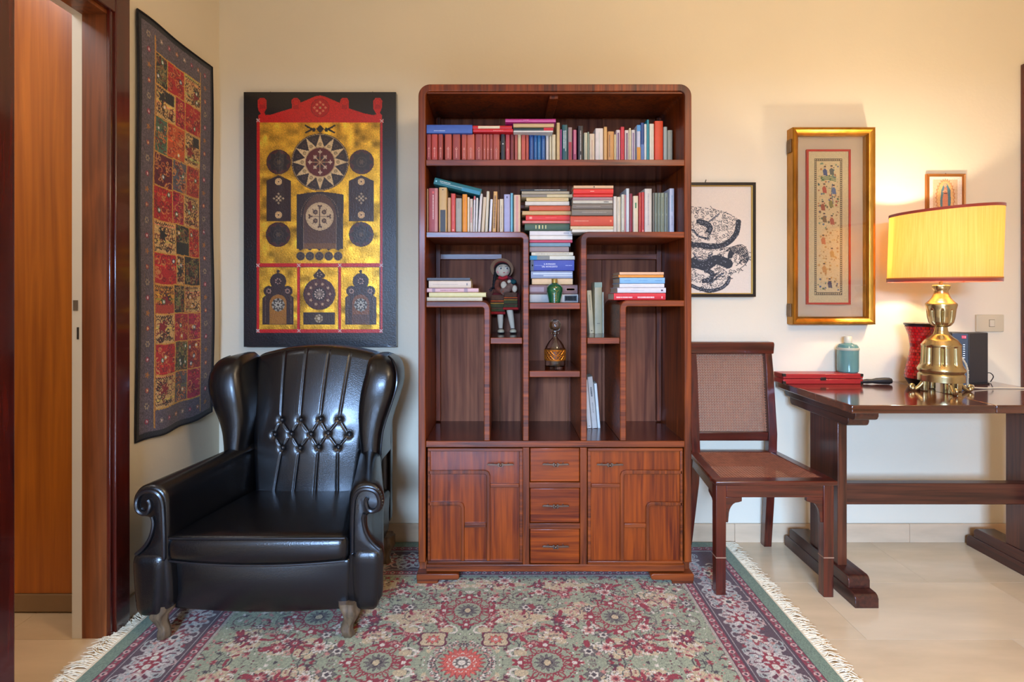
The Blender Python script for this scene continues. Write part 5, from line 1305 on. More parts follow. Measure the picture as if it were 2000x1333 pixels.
# black, red and gold painted panel
PD = 2.52; x0, x1, z0, z1 = SX(476, PD), SX(773.5, PD), SZ(678, PD), SZ(180, PD)
pn = thing('painted_panel', 'large black wooden panel painted with gold leaf, red border and dark rosettes above the armchair', 'painting', ((x0+x1)/2, 2.54, z0))
MB().box(x0, x1, PD+.0006, YW-.002, z0, z1).build('board', mat('black_lacquer', (22, 17, 17), .22, coat=.5), pn, bevel=.001)
g = Cv(297.5, 498, 1.0, (22, 17, 17), 476, 180)
BK = (26, 19, 18); RD = (190, 24, 20); RD2 = (150, 24, 18); DB = (52, 34, 28); DB2 = (66, 44, 32); MRN = (86, 24, 22); CR = (206, 172, 120); CR2 = (176, 142, 96); GLD = (216, 158, 50)
def O(x, y): return (460+x/4.936, 170+y/4.936)     # upper and lower halves as measured
def U(x, y): return (460+x/4.936, 420+y/4.936)
red = [O(218, 330), O(218, 275), O(245, 262), O(222, 225), O(215, 190), O(215, 130), O(235, 108), O(280, 108), O(300, 130), O(300, 205), O(278, 245), O(290, 272), O(340, 268), O(545, 205), O(540, 130), O(560, 108), O(600, 108), O(622, 130), O(625, 152), O(770, 90), O(815, 82), O(860, 92), O(1008, 155), O(1012, 125), O(1032, 106), O(1075, 106), O(1090, 130), O(1092, 205), O(1240, 255), O(1330, 272), O(1360, 262), O(1330, 215), O(1330, 130), O(1350, 108), O(1395, 108), O(1415, 130), O(1412, 200), O(1390, 250), O(1414, 275), O(1414, 330)]
g.poly(red, RD)
for (a, b_) in ((258, 150), (581, 155), (1050, 155), (1372, 150)):
    g.blob(*O(a, b_-5), 6.6, RD2, hole=.82); g.rect(*O(a-28, b_+25), *O(a+28, b_+58), (160, 14, 20))
g.blob(*O(815, 200), 18.2, (120, 16, 18)); g.blob(*O(815, 200), 17, (168, 20, 20))
for k in range(8): a = k*math.pi/4; cxx, cyy = O(815+42*math.cos(a)*(1.25 if k % 2 == 0 else 1), 200+42*math.sin(a)*(1.25 if k % 2 == 0 else 1)); g.blob(cxx, cyy, 2.4, (206, 110, 80), 4, .3, rot=a)
g.blob(*O(815, 200), 2.4, CR2)
g.rect(*O(205, 318), *O(1425, 345), RD); g.rect(*O(203, 318), *U(232, 1135), RD); g.rect(*O(1396, 318), *U(1418, 1135), RD)
g.rect(*U(203, 468), *U(1418, 500), RD); g.rect(*U(203, 1103), *U(1418, 1137), RD)
g.metal = .65
g.rect(*O(234, 345), *U(1394, 468), GLD)
for a, b_ in ((230, 592), (622, 988), (1018, 1388)): g.rect(*U(a, 505), *U(b_, 1102), GLD)
g.metal = 0
g.rect(*U(596, 470), *U(620, 1130), RD); g.rect(*U(992, 470), *U(1016, 1130), RD)
# gold leaf: patchy
nz = np.random.default_rng(5).normal(0, 1, (42, 26)); nz = np.kron(nz, np.ones((12, 12)))[:g.ny, :g.nx]; n3 = np.random.default_rng(6).normal(0, 1, (g.ny, g.nx))
k5 = np.ones(9)/9
for ax_ in (0, 1): nz = np.apply_along_axis(lambda v: np.convolve(v, k5, 'same'), ax_, nz)
gm = g.c[..., 3] > .5; f = 1+.16*nz+.05*n3
g.c[..., :3] = np.where(gm[..., None], np.clip(g.c[..., :3]*f[..., None], 0, 255), g.c[..., :3])
# sun
def bow(s_):
    g.poly([O(815+s_*0, 365), O(815+s_*40, 405), O(815, 445), O(815-s_*1, 445)], BK)
    g.poly([O(815+s_*40, 410), O(815+s_*60, 385), O(815+s_*75, 432), O(815+s_*50, 432)], BK); g.line([O(815+s_*70, 405), O(815+s_*138, 440)], 3.4, BK); g.line([O(815+s_*70, 412), O(815+s_*140, 372)], 3.4, BK); g.line([O(815+s_*80, 400), O(815+s_*120, 390)], 2.5, BK)
bow(1); bow(-1); g.poly([O(778, 405), O(815, 365), O(852, 405), O(815, 445)], BK)
sc = O(815, 725); g.blob(*sc, 56, (44, 32, 28)); g.blob(*sc, 54.6, CR2, hole=.985)
for k in range(12):
    a = k*math.pi/6+math.pi/2; tip = (sc[0]+54*math.cos(a), sc[1]+54*math.sin(a)); pl_ = (sc[0]+30*math.cos(a-.27), sc[1]+30*math.sin(a-.27)); pr_ = (sc[0]+30*math.cos(a+.27), sc[1]+30*math.sin(a+.27))
    g.poly([tip, pl_, pr_], CR); g.blob(sc[0]+35*math.cos(a), sc[1]+35*math.sin(a), 3.4, (120, 96, 60)); g.blob(sc[0]+35*math.cos(a), sc[1]+35*math.sin(a), 2.2, (170, 140, 90))
    a2 = a+math.pi/12; g.blob(sc[0]+44*math.cos(a2), sc[1]+44*math.sin(a2), 4, (74, 52, 44), hole=.6)
g.blob(*sc, 29.5, CR2); g.blob(*sc, 28, MRN)
for k in range(8):
    a = k*math.pi/4; R0 = 20 if k % 2 == 0 else 14
    g.line([sc, (sc[0]+R0*math.cos(a), sc[1]+R0*math.sin(a))], 1.2, CR2); g.blob(sc[0]+R0*math.cos(a), sc[1]+R0*math.sin(a), 3.2, (190, 160, 130), 4, .35, rot=a); g.blob(sc[0]+9*math.cos(a+.39), sc[1]+9*math.sin(a+.39), 2.2, (46, 38, 34))
def roset(c, R, n_=8, inner=(60, 48, 38)):
    g.blob(*c, R, (50, 24, 20)); g.blob(*c, R*.94, (74, 34, 26)); g.blob(*c, R*.80, (58, 46, 36), n_, .16, sharp=True); g.blob(*c, R*.74, (44, 34, 28), n_, .16, sharp=True); g.blob(*c, R*.42, (70, 56, 42)); g.blob(*c, R*.36, (46, 36, 30)); g.blob(*c, R*.18, (84, 66, 48), 6, .3)
for c in (O(416, 724), O(1216, 724), U(412, 190), U(1212, 188)): roset(c, 24.2)
for cx_ in (415, 1212):
    g.poly([O(cx_-119, 905), O(cx_, 850), O(cx_+119, 905), O(cx_+119, 1298), O(cx_-119, 1298)], DB)
    for yy in (914, 1234): c = O(cx_, yy); g.blob(*c, 6.8, CR); g.blob(*c, 5.6, (190, 130, 60)); g.blob(*c, 4.6, CR, 7, .3); g.blob(*c, 1.6, (90, 50, 30))
    c = O(cx_, 1075)
    for k in range(8): a = k*math.pi/4; R0 = 9 if k % 2 == 0 else 5; g.blob(c[0]+R0*math.cos(a), c[1]+R0*math.sin(a), 2, (170, 146, 110), 4, .3, rot=a)
    g.blob(*c, 2, (190, 166, 130))
# central gate
c = O(812, 1040); top = [O(587, 1038), O(700, 1020), O(812, 1008), O(930, 1020), O(1042, 1038)]
g.poly(top+[U(1036, 328), U(587, 328)], (48, 34, 28))
ac = (O(812, 0)[0], 424.5); g.poly([(ac[0]+32*math.cos(t), ac[1]-2-44*math.sin(t)*.94) for t in [math.pi*k/24 for k in range(25)]]+[(ac[0]-32, 486), (ac[0]+32, 486)], (84, 56, 40))
for k in range(34):
    t = math.pi*k/33; g.blob(ac[0]+36.5*math.cos(t), ac[1]-2-45*math.sin(t)*.94, .9, (126, 100, 74))
g.rect(ac[0]-31.5, 424, ac[0]+31.5, 486, (82, 54, 38)); g.rect(ac[0]-31.5, 476, ac[0]+31.5, 486, (110, 72, 34)); g.line([(ac[0]-32, 420), (ac[0]-32, 486)], .9, (130, 106, 80)); g.line([(ac[0]+32, 420), (ac[0]+32, 486)], .9, (130, 106, 80))
rc_ = (ac[0], 423); g.blob(*rc_, 27.2, (196, 166, 124)); g.blob(*rc_, 25.4, (176, 146, 104), hole=.96)
for k in range(4):
    a = k*math.pi/2; g.line([rc_, (rc_[0]+18*math.cos(a), rc_[1]+18*math.sin(a))], 1.6, (74, 48, 36)); e2 = (rc_[0]+19*math.cos(a), rc_[1]+19*math.sin(a)); g.blob(*e2, 3.6, (74, 48, 36), 3, .45, ph=-a+math.pi)
    a += math.pi/4; e2 = (rc_[0]+12*math.cos(a), rc_[1]+12*math.sin(a)); g.blob(*e2, 4.6, (70, 46, 34)); g.blob(*e2, 2, (140, 110, 80)); g.line([e2, (rc_[0]+20*math.cos(a), rc_[1]+20*math.sin(a))], 1.4, (74, 48, 36))
for k in range(5):
    c = U(627+k*90.5, 398); g.blob(*c, 8.8, (150, 110, 50)); g.blob(*c, 8.1, (50, 38, 32)); g.blob(*c, 5.8, (74, 58, 46), 7, .25); g.blob(*c, 2.6, (52, 40, 34))
    g.poly([U(600+k*90.5, 326), U(627+k*90.5, 346), U(654+k*90.5, 326)], (48, 34, 28))
# three lower fields
for cx_, al in ((411, 0), (1207, 0)):
    g.blob(*U(cx_, 545), 3, DB); g.blob(*U(cx_, 640), 15.9, DB); g.blob(*U(cx_-90, 735), 10.2, DB); g.blob(*U(cx_+90, 735), 10.2, DB); g.rect(*U(cx_-85, 690), *U(cx_+85, 780), DB)
    g.poly([U(cx_-150, 800), U(cx_-120, 775), U(cx_-60, 745), U(cx_+60, 745), U(cx_+120, 775), U(cx_+150, 800), U(cx_+150, 1058), U(cx_-150, 1058)], (56, 36, 28))
    cc = (150, 96, 30) if cx_ < 800 else (116, 66, 28)
    g.blob(*U(cx_, 850), 16.4, cc); g.rect(*U(cx_-81, 850), *U(cx_+81, 1056), cc)
    if cx_ > 800: g.rect(*U(cx_-78, 960), *U(cx_+78, 1050), (84, 52, 34))
    c = U(cx_, 868); g.blob(*c, 12.4, (150, 146, 130)); g.blob(*c, 11, (64, 52, 42), 8, .3, sharp=True); g.blob(*c, 6.4, (170, 160, 140), 8, .35); g.blob(*c, 2.4, (60, 44, 34))
    for dx_, yy, R0 in ((0, 640, 7), (-90, 735, 5.4), (90, 735, 5.4)):
        c = U(cx_+dx_, yy); 
        for k in range(7): a = 2*math.pi*k/7; g.blob(c[0]+R0*.7*math.cos(a), c[1]+R0*.7*math.sin(a), 1.3, (170, 130, 110))
    for yy in range(780, 1050, 16):
        for s_ in (-1, 1): g.blob(*U(cx_+s_*124, yy), 1, (104, 80, 60))
g.poly([U(806, 520), U(868, 580), U(850, 610), U(760, 610), U(748, 580)], DB); c = U(808, 764); g.blob(*c, 31.2, (50, 30, 26)); g.blob(*c, 29.6, (74, 38, 32))
for k in range(10): a = 2*math.pi*k/10; g.blob(c[0]+20.6*math.cos(a), c[1]+20.6*math.sin(a), 2.4, (176, 140, 104), 5, .3)
g.blob(*c, 13.2, (46, 32, 28)); 
for k in range(12): a = 2*math.pi*k/12; g.line([c, (c[0]+10.5*math.cos(a), c[1]+10.5*math.sin(a))], .9, (160, 136, 116)); g.blob(c[0]+8.5*math.cos(a), c[1]+8.5*math.sin(a), 1.5, (190, 160, 140))
c = U(808, 575)
for k in range(5): a = 2*math.pi*k/5; g.blob(c[0]+4*math.cos(a), c[1]+4*math.sin(a), 1.2, (160, 130, 100))
g.rect(*U(652, 940), *U(958, 1058), DB); c = U(803, 1000); g.blob(*c, 8, (170, 150, 120)); g.blob(*c, 6.6, (110, 88, 62), 7, .3); g.blob(*c, 3, (180, 160, 130))
for p in [U(a, b_) for a in (215, 610, 1006, 1404) for b_ in (487, 1118)]+[O(218, 322), O(1410, 327)]:
    g.line([(p[0]-2.6, p[1]-2.6), (p[0]+2.6, p[1]+2.6)], 1.6, (206, 170, 160)); g.line([(p[0]+2.6, p[1]-2.6), (p[0]-2.6, p[1]+2.6)], 1.6, (206, 170, 160))
g.grain(.07, 1, 4)
sheet('painting', g, lambda X, Y: np.stack([(X-985)*PD/1080, np.full_like(X, PD), EYE-(Y-572)*PD/1080], -1), painted_mat('tempera_and_gold_leaf', .33, True, bump=.3, bscale=180, coat=.35), pn)
for px in (527, 727): MB().tube([(SX(px, 2.54), 2.545, z1-.002), (SX(px+1, 2.54), 2.54, z1+.010)], .0014, 6).build('hook', DM, pn)

# patchwork wall hanging on the left wall
tp = thing('patchwork_hanging', 'tall embroidered patchwork wall hanging with grey violet border and black edge beside the doorway', 'wall hanging', (XL+.01, 2.22, .615))
t0, t1, tz0, tz1 = 1.969, 2.477, .615, 2.158
tv = Cv(t1-t0, tz1-tz0, .0022, (92, 80, 88)); W_, H_ = tv.w, tv.h; r = random.Random(21)
tv.c[..., :3] = (94, 82, 90); tv.grain(.10, 2, 3)
GL_ = (206, 152, 62)
def stitch(a, b_, col=GL_, w_=.0048):
    L = math.hypot(b_[0]-a[0], b_[1]-a[1]); n_ = int(L/.006)
    for k in range(n_):
        t = k/n_; p = (a[0]+(b_[0]-a[0])*t, a[1]+(b_[1]-a[1])*t); q_ = (a[0]+(b_[0]-a[0])*(t+.55/n_), a[1]+(b_[1]-a[1])*(t+.55/n_)); tv.line([p, q_], w_*(.8+.4*r.random()), col)
TANN = (206, 166, 104); RED_ = (176, 28, 28); CRI = (168, 26, 52); MAR = (92, 20, 38); BLA = (36, 34, 32); GRE = (76, 110, 84); ORA = (196, 82, 34); GRB = (92, 88, 96); OCH = (200, 136, 50)
zr = [2.158-a for a in (2.052, 1.935, 1.817, 1.683, 1.558, 1.428, 1.306, 1.186, 1.073, .960, .840, .714)]
cols = [([.100, .178, .286, .408], [BLA, RED_, TANN]), ([.100, .228, .290, .408], [TANN, CRI, RED_]), ([.100, .180, .290, .408], [GRE, ORA, TANN]), ([.100, .215, .306, .408], [MAR, GRB, (170, 50, 40)]), ([.100, .215, .290, .408], [RED_, CRI, TANN]),
        ([.100, .232, .330, .408], [TANN, BLA, RED_]), ([.100, .232, .290, .408], [RED_, TANN, BLA]), ([.100, .212, .290, .408], [OCH, BLA, TANN]), ([.100, .215, .318, .408], [TANN, CRI, (160, 30, 60)]), ([.100, .222, .318, .408], [RED_, (50, 56, 40), (150, 44, 36)]), ([.100, .225, .318, .408], [TANN, GRB, (168, 26, 60)])]
for k, (cb, cc) in enumerate(cols):
    ya, yb_ = zr[k], zr[k+1]
    for j in range(3):
        xa, xb = cb[j], cb[j+1]; c = cc[j]; tv.rect(xa, ya, xb, yb_, c)
        light = sum(c) > 380; dk = sum(c) < 150
        for i in range(5):   # shading of the weave in bands of thread
            yy = r.uniform(ya, yb_); tv.rect(xa, yy, xb, yy+.006, tuple(min(255, v*r.uniform(.8, 1.2)) for v in c))
        cs = [(60, 24, 22), (36, 32, 30), (120, 30, 26)] if light else ([(150, 130, 80), (96, 110, 60), (130, 60, 40)] if dk else [(200, 110, 50), (110, 14, 26), (206, 140, 80), tuple(v*.6 for v in c)])
        n_ = 46 if light or dk else 34
        for i in range(n_):
            x, y = r.uniform(xa+.008, xb-.008), r.uniform(ya+.008, yb_-.008); a = r.uniform(0, 6.3); t = r.choice([-1, 1])*r.uniform(.4, .9); pts = []
            for q_ in range(8):
                if not (xa < x < xb and ya < y < yb_): break
                pts.append((x, y)); x += .006*math.cos(a); y += .006*math.sin(a); a += t
            if len(pts) > 1: tv.line(pts, .0034, r.choice(cs))
        if light:
            for yy in (ya+.012, yb_-.016):
                tv.line([(xa+.006+i*.006, yy+.004*(1 if i % 2 else -1)) for i in range(int((xb-xa-.012)/.006))], .0030, (50, 26, 24))
            if r.random() < .8: tv.blob(xa+(xb-xa)*r.uniform(.3, .7), ya+(yb_-ya)*r.uniform(.3, .7), .018, r.choice([BLA, (130, 26, 30)]), 5, .3)
        if k == 7 and j == 0: tv.rect(xa, yb_-.035, xb, yb_, (170, 60, 40))
        if k == 5 and j == 1: tv.rect(xa, yb_-.05, xb, yb_, (30, 36, 36))
        if (k, j) in ((1, 0), (2, 2)): tv.rect((xa+xb)/2, ya+.01, xb-.01, ya+.05, BLA)
        # mirror discs
        for i in range(r.choice([0, 1, 1, 2])+(3 if k == 9 and j else 0)):
            x, y = r.uniform(xa+.015, xb-.015), r.uniform(ya+.015, yb_-.015); tv.blob(x, y, .0095, r.choice([(60, 110, 70), GL_, (40, 80, 90)])); tv.blob(x, y, .0055, (222, 214, 206))
        stitch((xa, ya), (xa, yb_)); stitch((xa, ya), (xb, ya+.004))
stitch((.100, zr[-1]), (.408, zr[-1])); stitch((.408, .06), (.408, H_-.03)); stitch((.098, .05), (.098, H_-.03)); stitch((.103, .05), (.103, H_-.03), (170, 110, 50))
for k in range(26):
    y = .06+k*(H_-.12)/25
    for x, s_ in ((.060, 0), (.445, 1)):
        t = (k+s_) % 4
        if t == 0:
            for q_ in range(6): a = q_*math.pi/3; tv.blob(x+.009*math.cos(a), y+.009*math.sin(a), .0036, (170, 150, 120))
        elif t == 1: tv.blob(x, y, .010, (150, 40, 60)); tv.blob(x, y, .005, (220, 190, 190))
        elif t == 2: tv.blob(x, y, .009, (170, 110, 50), 5, .4)
        else: tv.blob(x, y, .009, (170, 70, 50)); tv.blob(x, y, .0045, (226, 190, 140))
for k in range(6):
    for y in (.055, H_-.055):
        x = .14+k*.05; tv.blob(x, y, .008, [(170, 150, 120), (150, 40, 60), (170, 110, 50)][k % 3], 5, .35); tv.blob(x, y, .003, (226, 190, 190))
for k in range(500):
    x, y = r.choice([r.uniform(.024, .095), r.uniform(.412, .485)]), r.uniform(.03, H_-.03); tv.line([(x, y), (x, y+.012)], .0022, r.choice([(104, 92, 104), (74, 66, 80), (110, 90, 80)]))
E_ = .021
for (a, b_, c_, d_) in ((0, 0, W_, E_), (0, H_-E_, W_, H_), (0, 0, E_, H_), (W_-.016, 0, W_, H_)): tv.rect(a, b_, c_, d_, (24, 21, 24))
tv.grain(.10, 1, 6)
def hang(X, Y):
    sag = .004*np.sin(X/W_*np.pi*2+.6)*(1-Y/H_)+.003*np.sin(X*30)*(Y/H_)-.006*np.sin(X/W_*np.pi)*(Y/H_)
    wav = .004+.004*np.sin(X*22+Y*3)*(.4+.6*Y/H_)+.003*np.sin(Y*7)
    return np.stack([XL+.006+wav, t0+X, tz1-Y+sag], -1)
sheet('cloth', tv, hang, painted_mat('embroidered_cloth', .85, bump=.7, bscale=260, sheen=.2), tp)
m = MB(); N = 24
def hp(x, y): v = hang(np.array([[x]]), np.array([[y]]))[0, 0]; return (float(v[0])+.001, float(v[1]), float(v[2]))
loop = [(W_*k/N, 0) for k in range(N)]+[(W_, H_*k/60) for k in range(60)]+[(W_-W_*k/N, H_) for k in range(N)]+[(0, H_-H_*k/60) for k in range(60)]
loop.append(loop[0]); m.tube([hp(*p) for p in loop], .004, 6); m.build('edge_binding', mat('black_binding', (24, 21, 24), .85), tp)

# ---------------------------------------------------------------- small things in the bookcase
# green vase
gx, gy, gz = SX(1083, 2.205), 2.203, bz(592)
gv = thing('green_vase', 'small emerald glass vase with gold painted sprays standing before the centre pile of books', 'vase', (gx, gy, gz))
k_ = 1/(11.6*490)
pr = [(60, 0), (122, 2), (128, 20), (150, 120), (176, 220), (184, 290), (176, 350), (140, 400), (90, 432), (64, 450)]
EM = mat('emerald_glass', (8, 88, 52), .12, coat=.7, trans=.25, var=.3, vscale=40)
MB().lathe([(r0*k_, gz+z*k_) for r0, z in smooth_path(pr, 3)], gx, gy, 36).build('body', EM, gv)
MB().lathe([(58*k_, gz+448*k_), (68*k_, gz+450*k_), (66*k_, gz+520*k_), (72*k_, gz+540*k_), (50*k_, gz+541*k_)], gx, gy, 24).build('neck', mat('vase_gold_neck', (170, 138, 70), .35, metal=.6), gv)
gm_ = mat('gold_paint', (190, 160, 84), .4, metal=.6); m = MB(); r = random.Random(2)
def onv(a, z): 
    rr_ = np.interp(z, [p[1] for p in pr], [p[0] for p in pr])*k_+.0004; return (gx+rr_*math.sin(a), gy-rr_*math.cos(a), gz+z*k_)
for (a0, z0_, a1, z1_) in ((0, 20, .1, 160), (.1, 160, -.3, 210), (.1, 160, .2, 260), (.2, 260, -.1, 300), (.2, 250, .4, 290), (-.1, 330, .3, 360), (-.3, 350, 0, 320), (.05, 380, .0, 330), (-.1, 120, .3, 100), (0, 40, .4, 70)):
    m.tube([onv(a0+(a1-a0)*t, z0_+(z1_-z0_)*t) for t in (0, .33, .66, 1)], .0007, 5)
m.build('gold_spray', gm_, gv)
# decanter
dx_, dy_, dz_ = SX(1084, 2.262), 2.262, bz(725)
de = thing('decanter', 'clear glass decanter with ball stopper and gold band standing in the centre niche', 'decanter', (dx_, dy_, dz_))
kk = 1/(4.039*478)
GL2 = mat('clear_glass', (250, 250, 250), .02, trans=1.0, ior=1.45)
o_ = [(10, 0), (78, 0), (80, 4), (80, 145), (77, 160), (66, 185), (48, 212), (30, 230), (20, 242), (17, 255), (18, 268), (36, 274), (36, 280), (22, 284)]
i_ = [(16, 284), (13, 262), (16, 240), (44, 205), (62, 178), (73, 152), (75, 100), (75, 24), (60, 18), (10, 18)]
MB().lathe([(r0*kk, dz_+z*kk) for r0, z in o_+i_], dx_, dy_, 40).build('body', GL2, de)
MB().lathe([(r0*kk, dz_+z*kk) for r0, z in [(4, 250), (12, 262), (14, 286), (20, 290), (14, 296)]+[(max(4, 48*math.sin(math.pi*k/14)), 338-48*math.cos(math.pi*k/14)) for k in range(1, 15)]], dx_, dy_, 32).build('stopper', GL2, de)
GB = mat('gold_filigree', (212, 140, 52), .3, metal=.8, bump=.5, bscale=90); AM = mat('amber_band', (84, 34, 12), .4)
MB().lathe([(80.5*kk, dz_+66*kk), (81.5*kk, dz_+67*kk), (81.5*kk, dz_+146*kk), (80.5*kk, dz_+147*kk)], dx_, dy_, 40).build('amber_band', AM, de)
m = MB()
for z in (66, 70, 74, 104, 110, 142, 146, 150): m.tube([(dx_+83*kk*math.cos(2*math.pi*k/40), dy_+83*kk*math.sin(2*math.pi*k/40), dz_+z*kk) for k in range(41)], .0009, 5)
for k in range(18):
    for zc_ in (89, 127):
        a0 = 2*math.pi*k/18
        for sg in (1, -1): m.tube([(dx_+83*kk*math.cos(a0+t*.35), dy_+83*kk*math.sin(a0+t*.35), dz_+(zc_+sg*15*(2*t-1))*kk) for t in (0, .5, 1)], .0016, 5)
stuff(m.build('filigree', GB, de))

# rag doll
DD = 2.43; kd = DD/1080/7.84
def dp(cx_, cz_, dy=0.0): return ((940+cx_/7.84-985)*DD/1080, DD+dy, EYE-(495+cz_/7.84-572)*DD/1080)
c = dp(330, 700); dl = thing('rag_doll', 'rag doll in striped woollen dress and brimmed hat sitting on the small shelf', 'doll', (c[0], DD, bz(660)))
SKIN = mat('doll_cloth_skin', (208, 190, 164), .8, bump=.2, bscale=400)
ZF = bz(660)
h_ = MB().ball(dp(330, 262, -.004), .0335, 22, 14, (.98, .85, .90)).build('head', SKIN, dl)
BLK2 = mat('doll_black_yarn', (24, 18, 20), .8, bump=.5, bscale=300); 
for px_, rr_ in ((298, .0052), (392, .0050)):
    e = dp(px_, 236, -.0305); MB().ball(e, rr_*1.15, 10, 6, (1, .35, 1)).build('eye_white', mat('doll_eye_white', (214, 206, 196), .6), h_); MB().ball((e[0]+.001, e[1]-.0016, e[2]), rr_*.8, 10, 6, (.8, .4, 1)).build('eye', mat('doll_eye', (40, 32, 36), .4), h_)
    MB().tube([dp(px_-28, 208, -.029), dp(px_, 198, -.0295), dp(px_+26, 206, -.029)], .0007, 5).build('eyebrow', BLK2, h_)
for px_ in (262, 388): MB().ball(dp(px_, 290, -.0235), .0075, 12, 6, (1, .35, .8)).build('cheek', mat('doll_cheek', (212, 140, 136), .8), h_)
MB().ball(dp(348, 300, -.0300), .0036, 10, 6, (1.3, .4, .7)).build('mouth', mat('doll_mouth', (190, 90, 90), .7), h_); MB().ball(dp(342, 264, -.032), .0022, 8, 6).build('nose', SKIN, h_)
MB().ball(dp(325, 255, .006), .0375, 20, 12, (1.0, .85, 1.0)).build('hair', BLK2, dl)
FELT = mat('hat_felt', (150, 112, 84), .9, bump=.4, bscale=200); FELT2 = mat('hat_crown', (112, 34, 30), .9)
R_ = Matrix.Rotation(math.radians(8), 3, 'Y') @ Matrix.Rotation(math.radians(-58), 3, 'X')
hc = Vector(dp(315, 232, .004)); m = MB(); rings = []
for rr_, zz in ((.0375, .004), (.050, .0), (.0515, -.002), (.050, -.004), (.036, .001)):
    rings.append([tuple(hc+R_ @ Vector((rr_*math.cos(a)*1.0, rr_*math.sin(a)*1.0, zz))) for a in [2*math.pi*k/32 for k in range(32)]])
m.loft(rings+[rings[0]], caps=False); ht = m.build('hat', FELT, dl)
m = MB(); rings = [[tuple(hc+R_ @ Vector((rr_*math.cos(a), rr_*math.sin(a), zz))) for a in [2*math.pi*k/28 for k in range(28)]] for rr_, zz in ((.040, .002), (.040, .012), (.036, .026), (.024, .034), (.004, .037))]
m.loft(rings).build('hat_crown', FELT2, ht)
JK = mat('doll_jacket', (108, 52, 36), .9, bump=.5, bscale=220, var=.3, vscale=60)
rings = []
for cz_, hw, hd in ((372, .014, .012), (400, .026, .017), (440, .034, .020), (500, .037, .022), (560, .040, .024), (630, .043, .026)):
    p = dp(325, cz_); rings.append([(p[0]+hw*math.cos(a), p[1]+hd*math.sin(a), p[2]) for a in [2*math.pi*k/24 for k in range(24)]])
MB().loft(rings).build('torso', JK, dl)
MB().tube([dp(270, 372, -.016), dp(330, 392, -.022), dp(395, 365, -.016)], .008, 10).build('scarf', mat('doll_scarf', (168, 22, 32), .8, bump=.4, bscale=200), dl)
MB().tube([dp(395, 360, -.008), dp(450, 395, -.010), dp(500, 440, -.006), dp(520, 500, 0)], .010, 10).build('shawl', mat('doll_shawl', (84, 14, 30), .8), dl)
# skirt with knitted stripes
KN = {'br': (84, 54, 38), 'gr': (62, 62, 34), 'or': (176, 74, 26), 'rd': (150, 24, 24), 'dk': (62, 30, 24), 'yl': (150, 110, 40)}
def knit(n_): return mat('knit_%s' % n_, KN[n_], .9, bump=.6, bscale=260, var=.2, vscale=80)
for (xa_, xb_, z0_, z1_, yy) in ((150, 350, 640, 930, -.052), (350, 545, 600, 860, -.058)):
    seq = [('br', 0, .28), ('or', .28, .34), ('dk', .34, .40), ('yl', .40, .46), ('gr', .46, .66), ('br', .66, .72), ('gr', .72, .86), ('rd', .86, 1.0)]
    for n_, a, b_ in seq:
        A_ = dp(xa_, z0_+(z1_-z0_)*b_); B_ = dp(xb_, z0_+(z1_-z0_)*a); g_ = .0 if n_ != 'rd' else .002
        flare = .004*a
        MB().soft(A_[0]-g_-flare, B_[0]+g_+flare, DD+yy-g_-flare, DD+.030, A_[2], B_[2]+.0005, min(.0045, (B_[2]-A_[2])*.45), (4, 3, 2)).build('skirt_stripe', knit(n_), dl, angle=80)
A_ = dp(160, 900); B_ = dp(590, 600)
MB().soft(A_[0], B_[0], DD-.03, DD+.034, A_[2]+.004, B_[2], .014, (6, 4, 5)).build('skirt', mat('skirt_wool', (96, 24, 24), .9, bump=.6, bscale=200, var=.35, vscale=50), dl, angle=80)
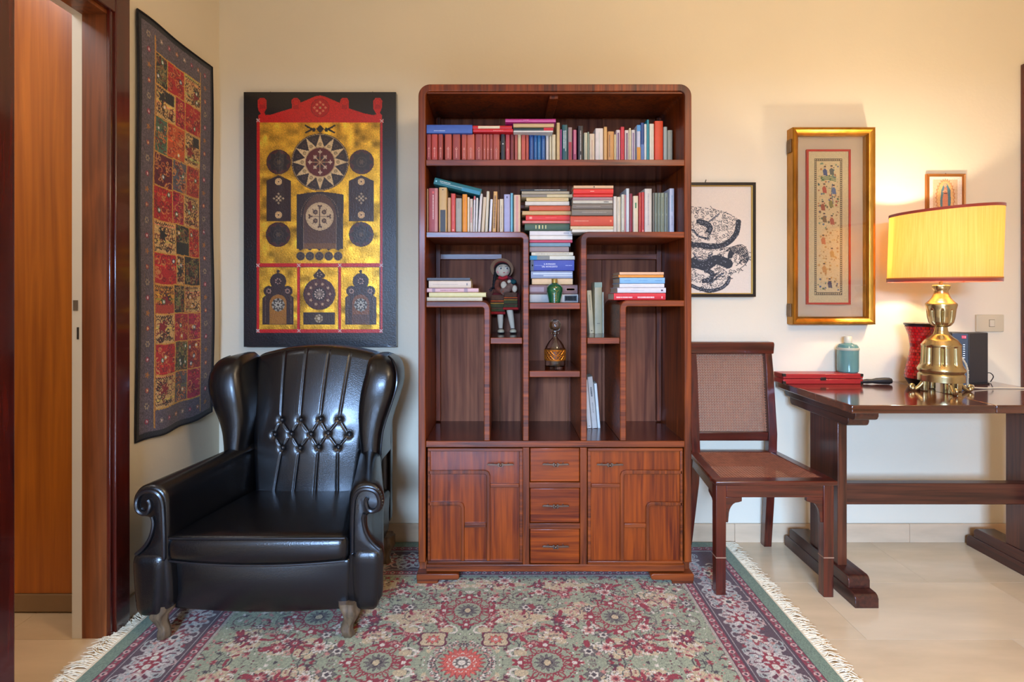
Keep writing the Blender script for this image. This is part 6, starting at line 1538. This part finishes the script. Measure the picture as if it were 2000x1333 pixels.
for (xt_, zt_2, xb2, zb2_) in ((290, 900, 298, 1140), (432, 850, 482, 1115)):
    top_, bot_ = dp(xt_, zt_2, -.035), dp(xb2, zb2_, -.035)
    bot_ = (bot_[0], bot_[1], ZF+.020)
    MB().tube([top_, ((top_[0]+bot_[0])/2, top_[1], (top_[2]+bot_[2])/2), bot_], .012, 14, radii=[.0145, .0125, .0085]).build('leg', SKIN, dl)
    f_ = MB().ball((bot_[0]+.001, bot_[1]-.012, ZF+.011), .0165, 16, 10, (.92, 1.25, .62)).build('shoe', mat('doll_shoe', (196, 180, 146), .7), dl)
    MB().ball((bot_[0]+.001, bot_[1]-.012, ZF+.0045), .0172, 16, 6, (.92, 1.25, .26)).build('sole', BLK2, f_)
    MB().tube([(bot_[0]-.013, bot_[1]-.004, ZF+.014), (bot_[0]-.006, bot_[1]-.016, ZF+.0225), (bot_[0]+.006, bot_[1]-.016, ZF+.0225), (bot_[0]+.014, bot_[1]-.004, ZF+.014)], .0018, 6).build('strap', mat('strap_brown', (70, 48, 44), .7), f_)
for pts in ([dp(250, 430, -.012), dp(250, 540, -.030), dp(330, 590, -.040)], [dp(400, 430, -.01), dp(520, 530, -.026), dp(470, 560, -.040)]):
    MB().tube(smooth_path(pts, 4), .0125, 10).build('sleeve', JK, dl)
MB().tube([dp(310, 600, -.040), dp(400, 545, -.044), dp(470, 480, -.042)], .018, 14, radii=[.017, .019, .014]).build('baby_bundle', mat('bundle_wool', (116, 84, 70), .9, bump=.5, bscale=200, var=.4, vscale=70), dl)
m = MB()
for t in (.2, .4, .6): p0 = Vector(dp(310, 600, -.040)).lerp(Vector(dp(470, 480, -.042)), t); m.ball(tuple(p0), .0195, 14, 8, (.28, 1, 1), Matrix.Rotation(math.radians(35), 3, 'Y'))
m.build('bundle_stripe', mat('bundle_orange', (170, 70, 36), .9), dl)
MB().ball(dp(478, 438, -.038), .0145, 14, 9, (1.2, 1, .8)).build('baby_cap', mat('teal_wool', (14, 66, 70), .9), dl)
MB().ball(dp(432, 438, -.042), .010, 12, 8, (1.1, 1, .9)).build('baby_face', SKIN, dl)
MB().ball(dp(345, 490, -.050), .0135, 12, 8, (1, .8, 1.25)).build('hand', SKIN, dl); MB().ball(dp(508, 545, -.050), .0120, 12, 8, (.95, .8, 1.3)).build('hand', SKIN, dl)
pts = smooth_path([dp(222, 300, -.004), dp(205, 400, -.014), dp(195, 520, -.02)], 5); m = MB().tube(pts, .0075, 10)
for i, p in enumerate(pts[::2]): m.ball(p, .0088, 10, 6, (1, 1, .7))
for a in range(7): q0 = dp(190, 535, -.02); m.tube([q0, (q0[0]-.014-.006*math.cos(a), q0[1], q0[2]-.006-.010*math.sin(a*1.1))], .0016, 5)
m.build('braid', BLK2, dl)
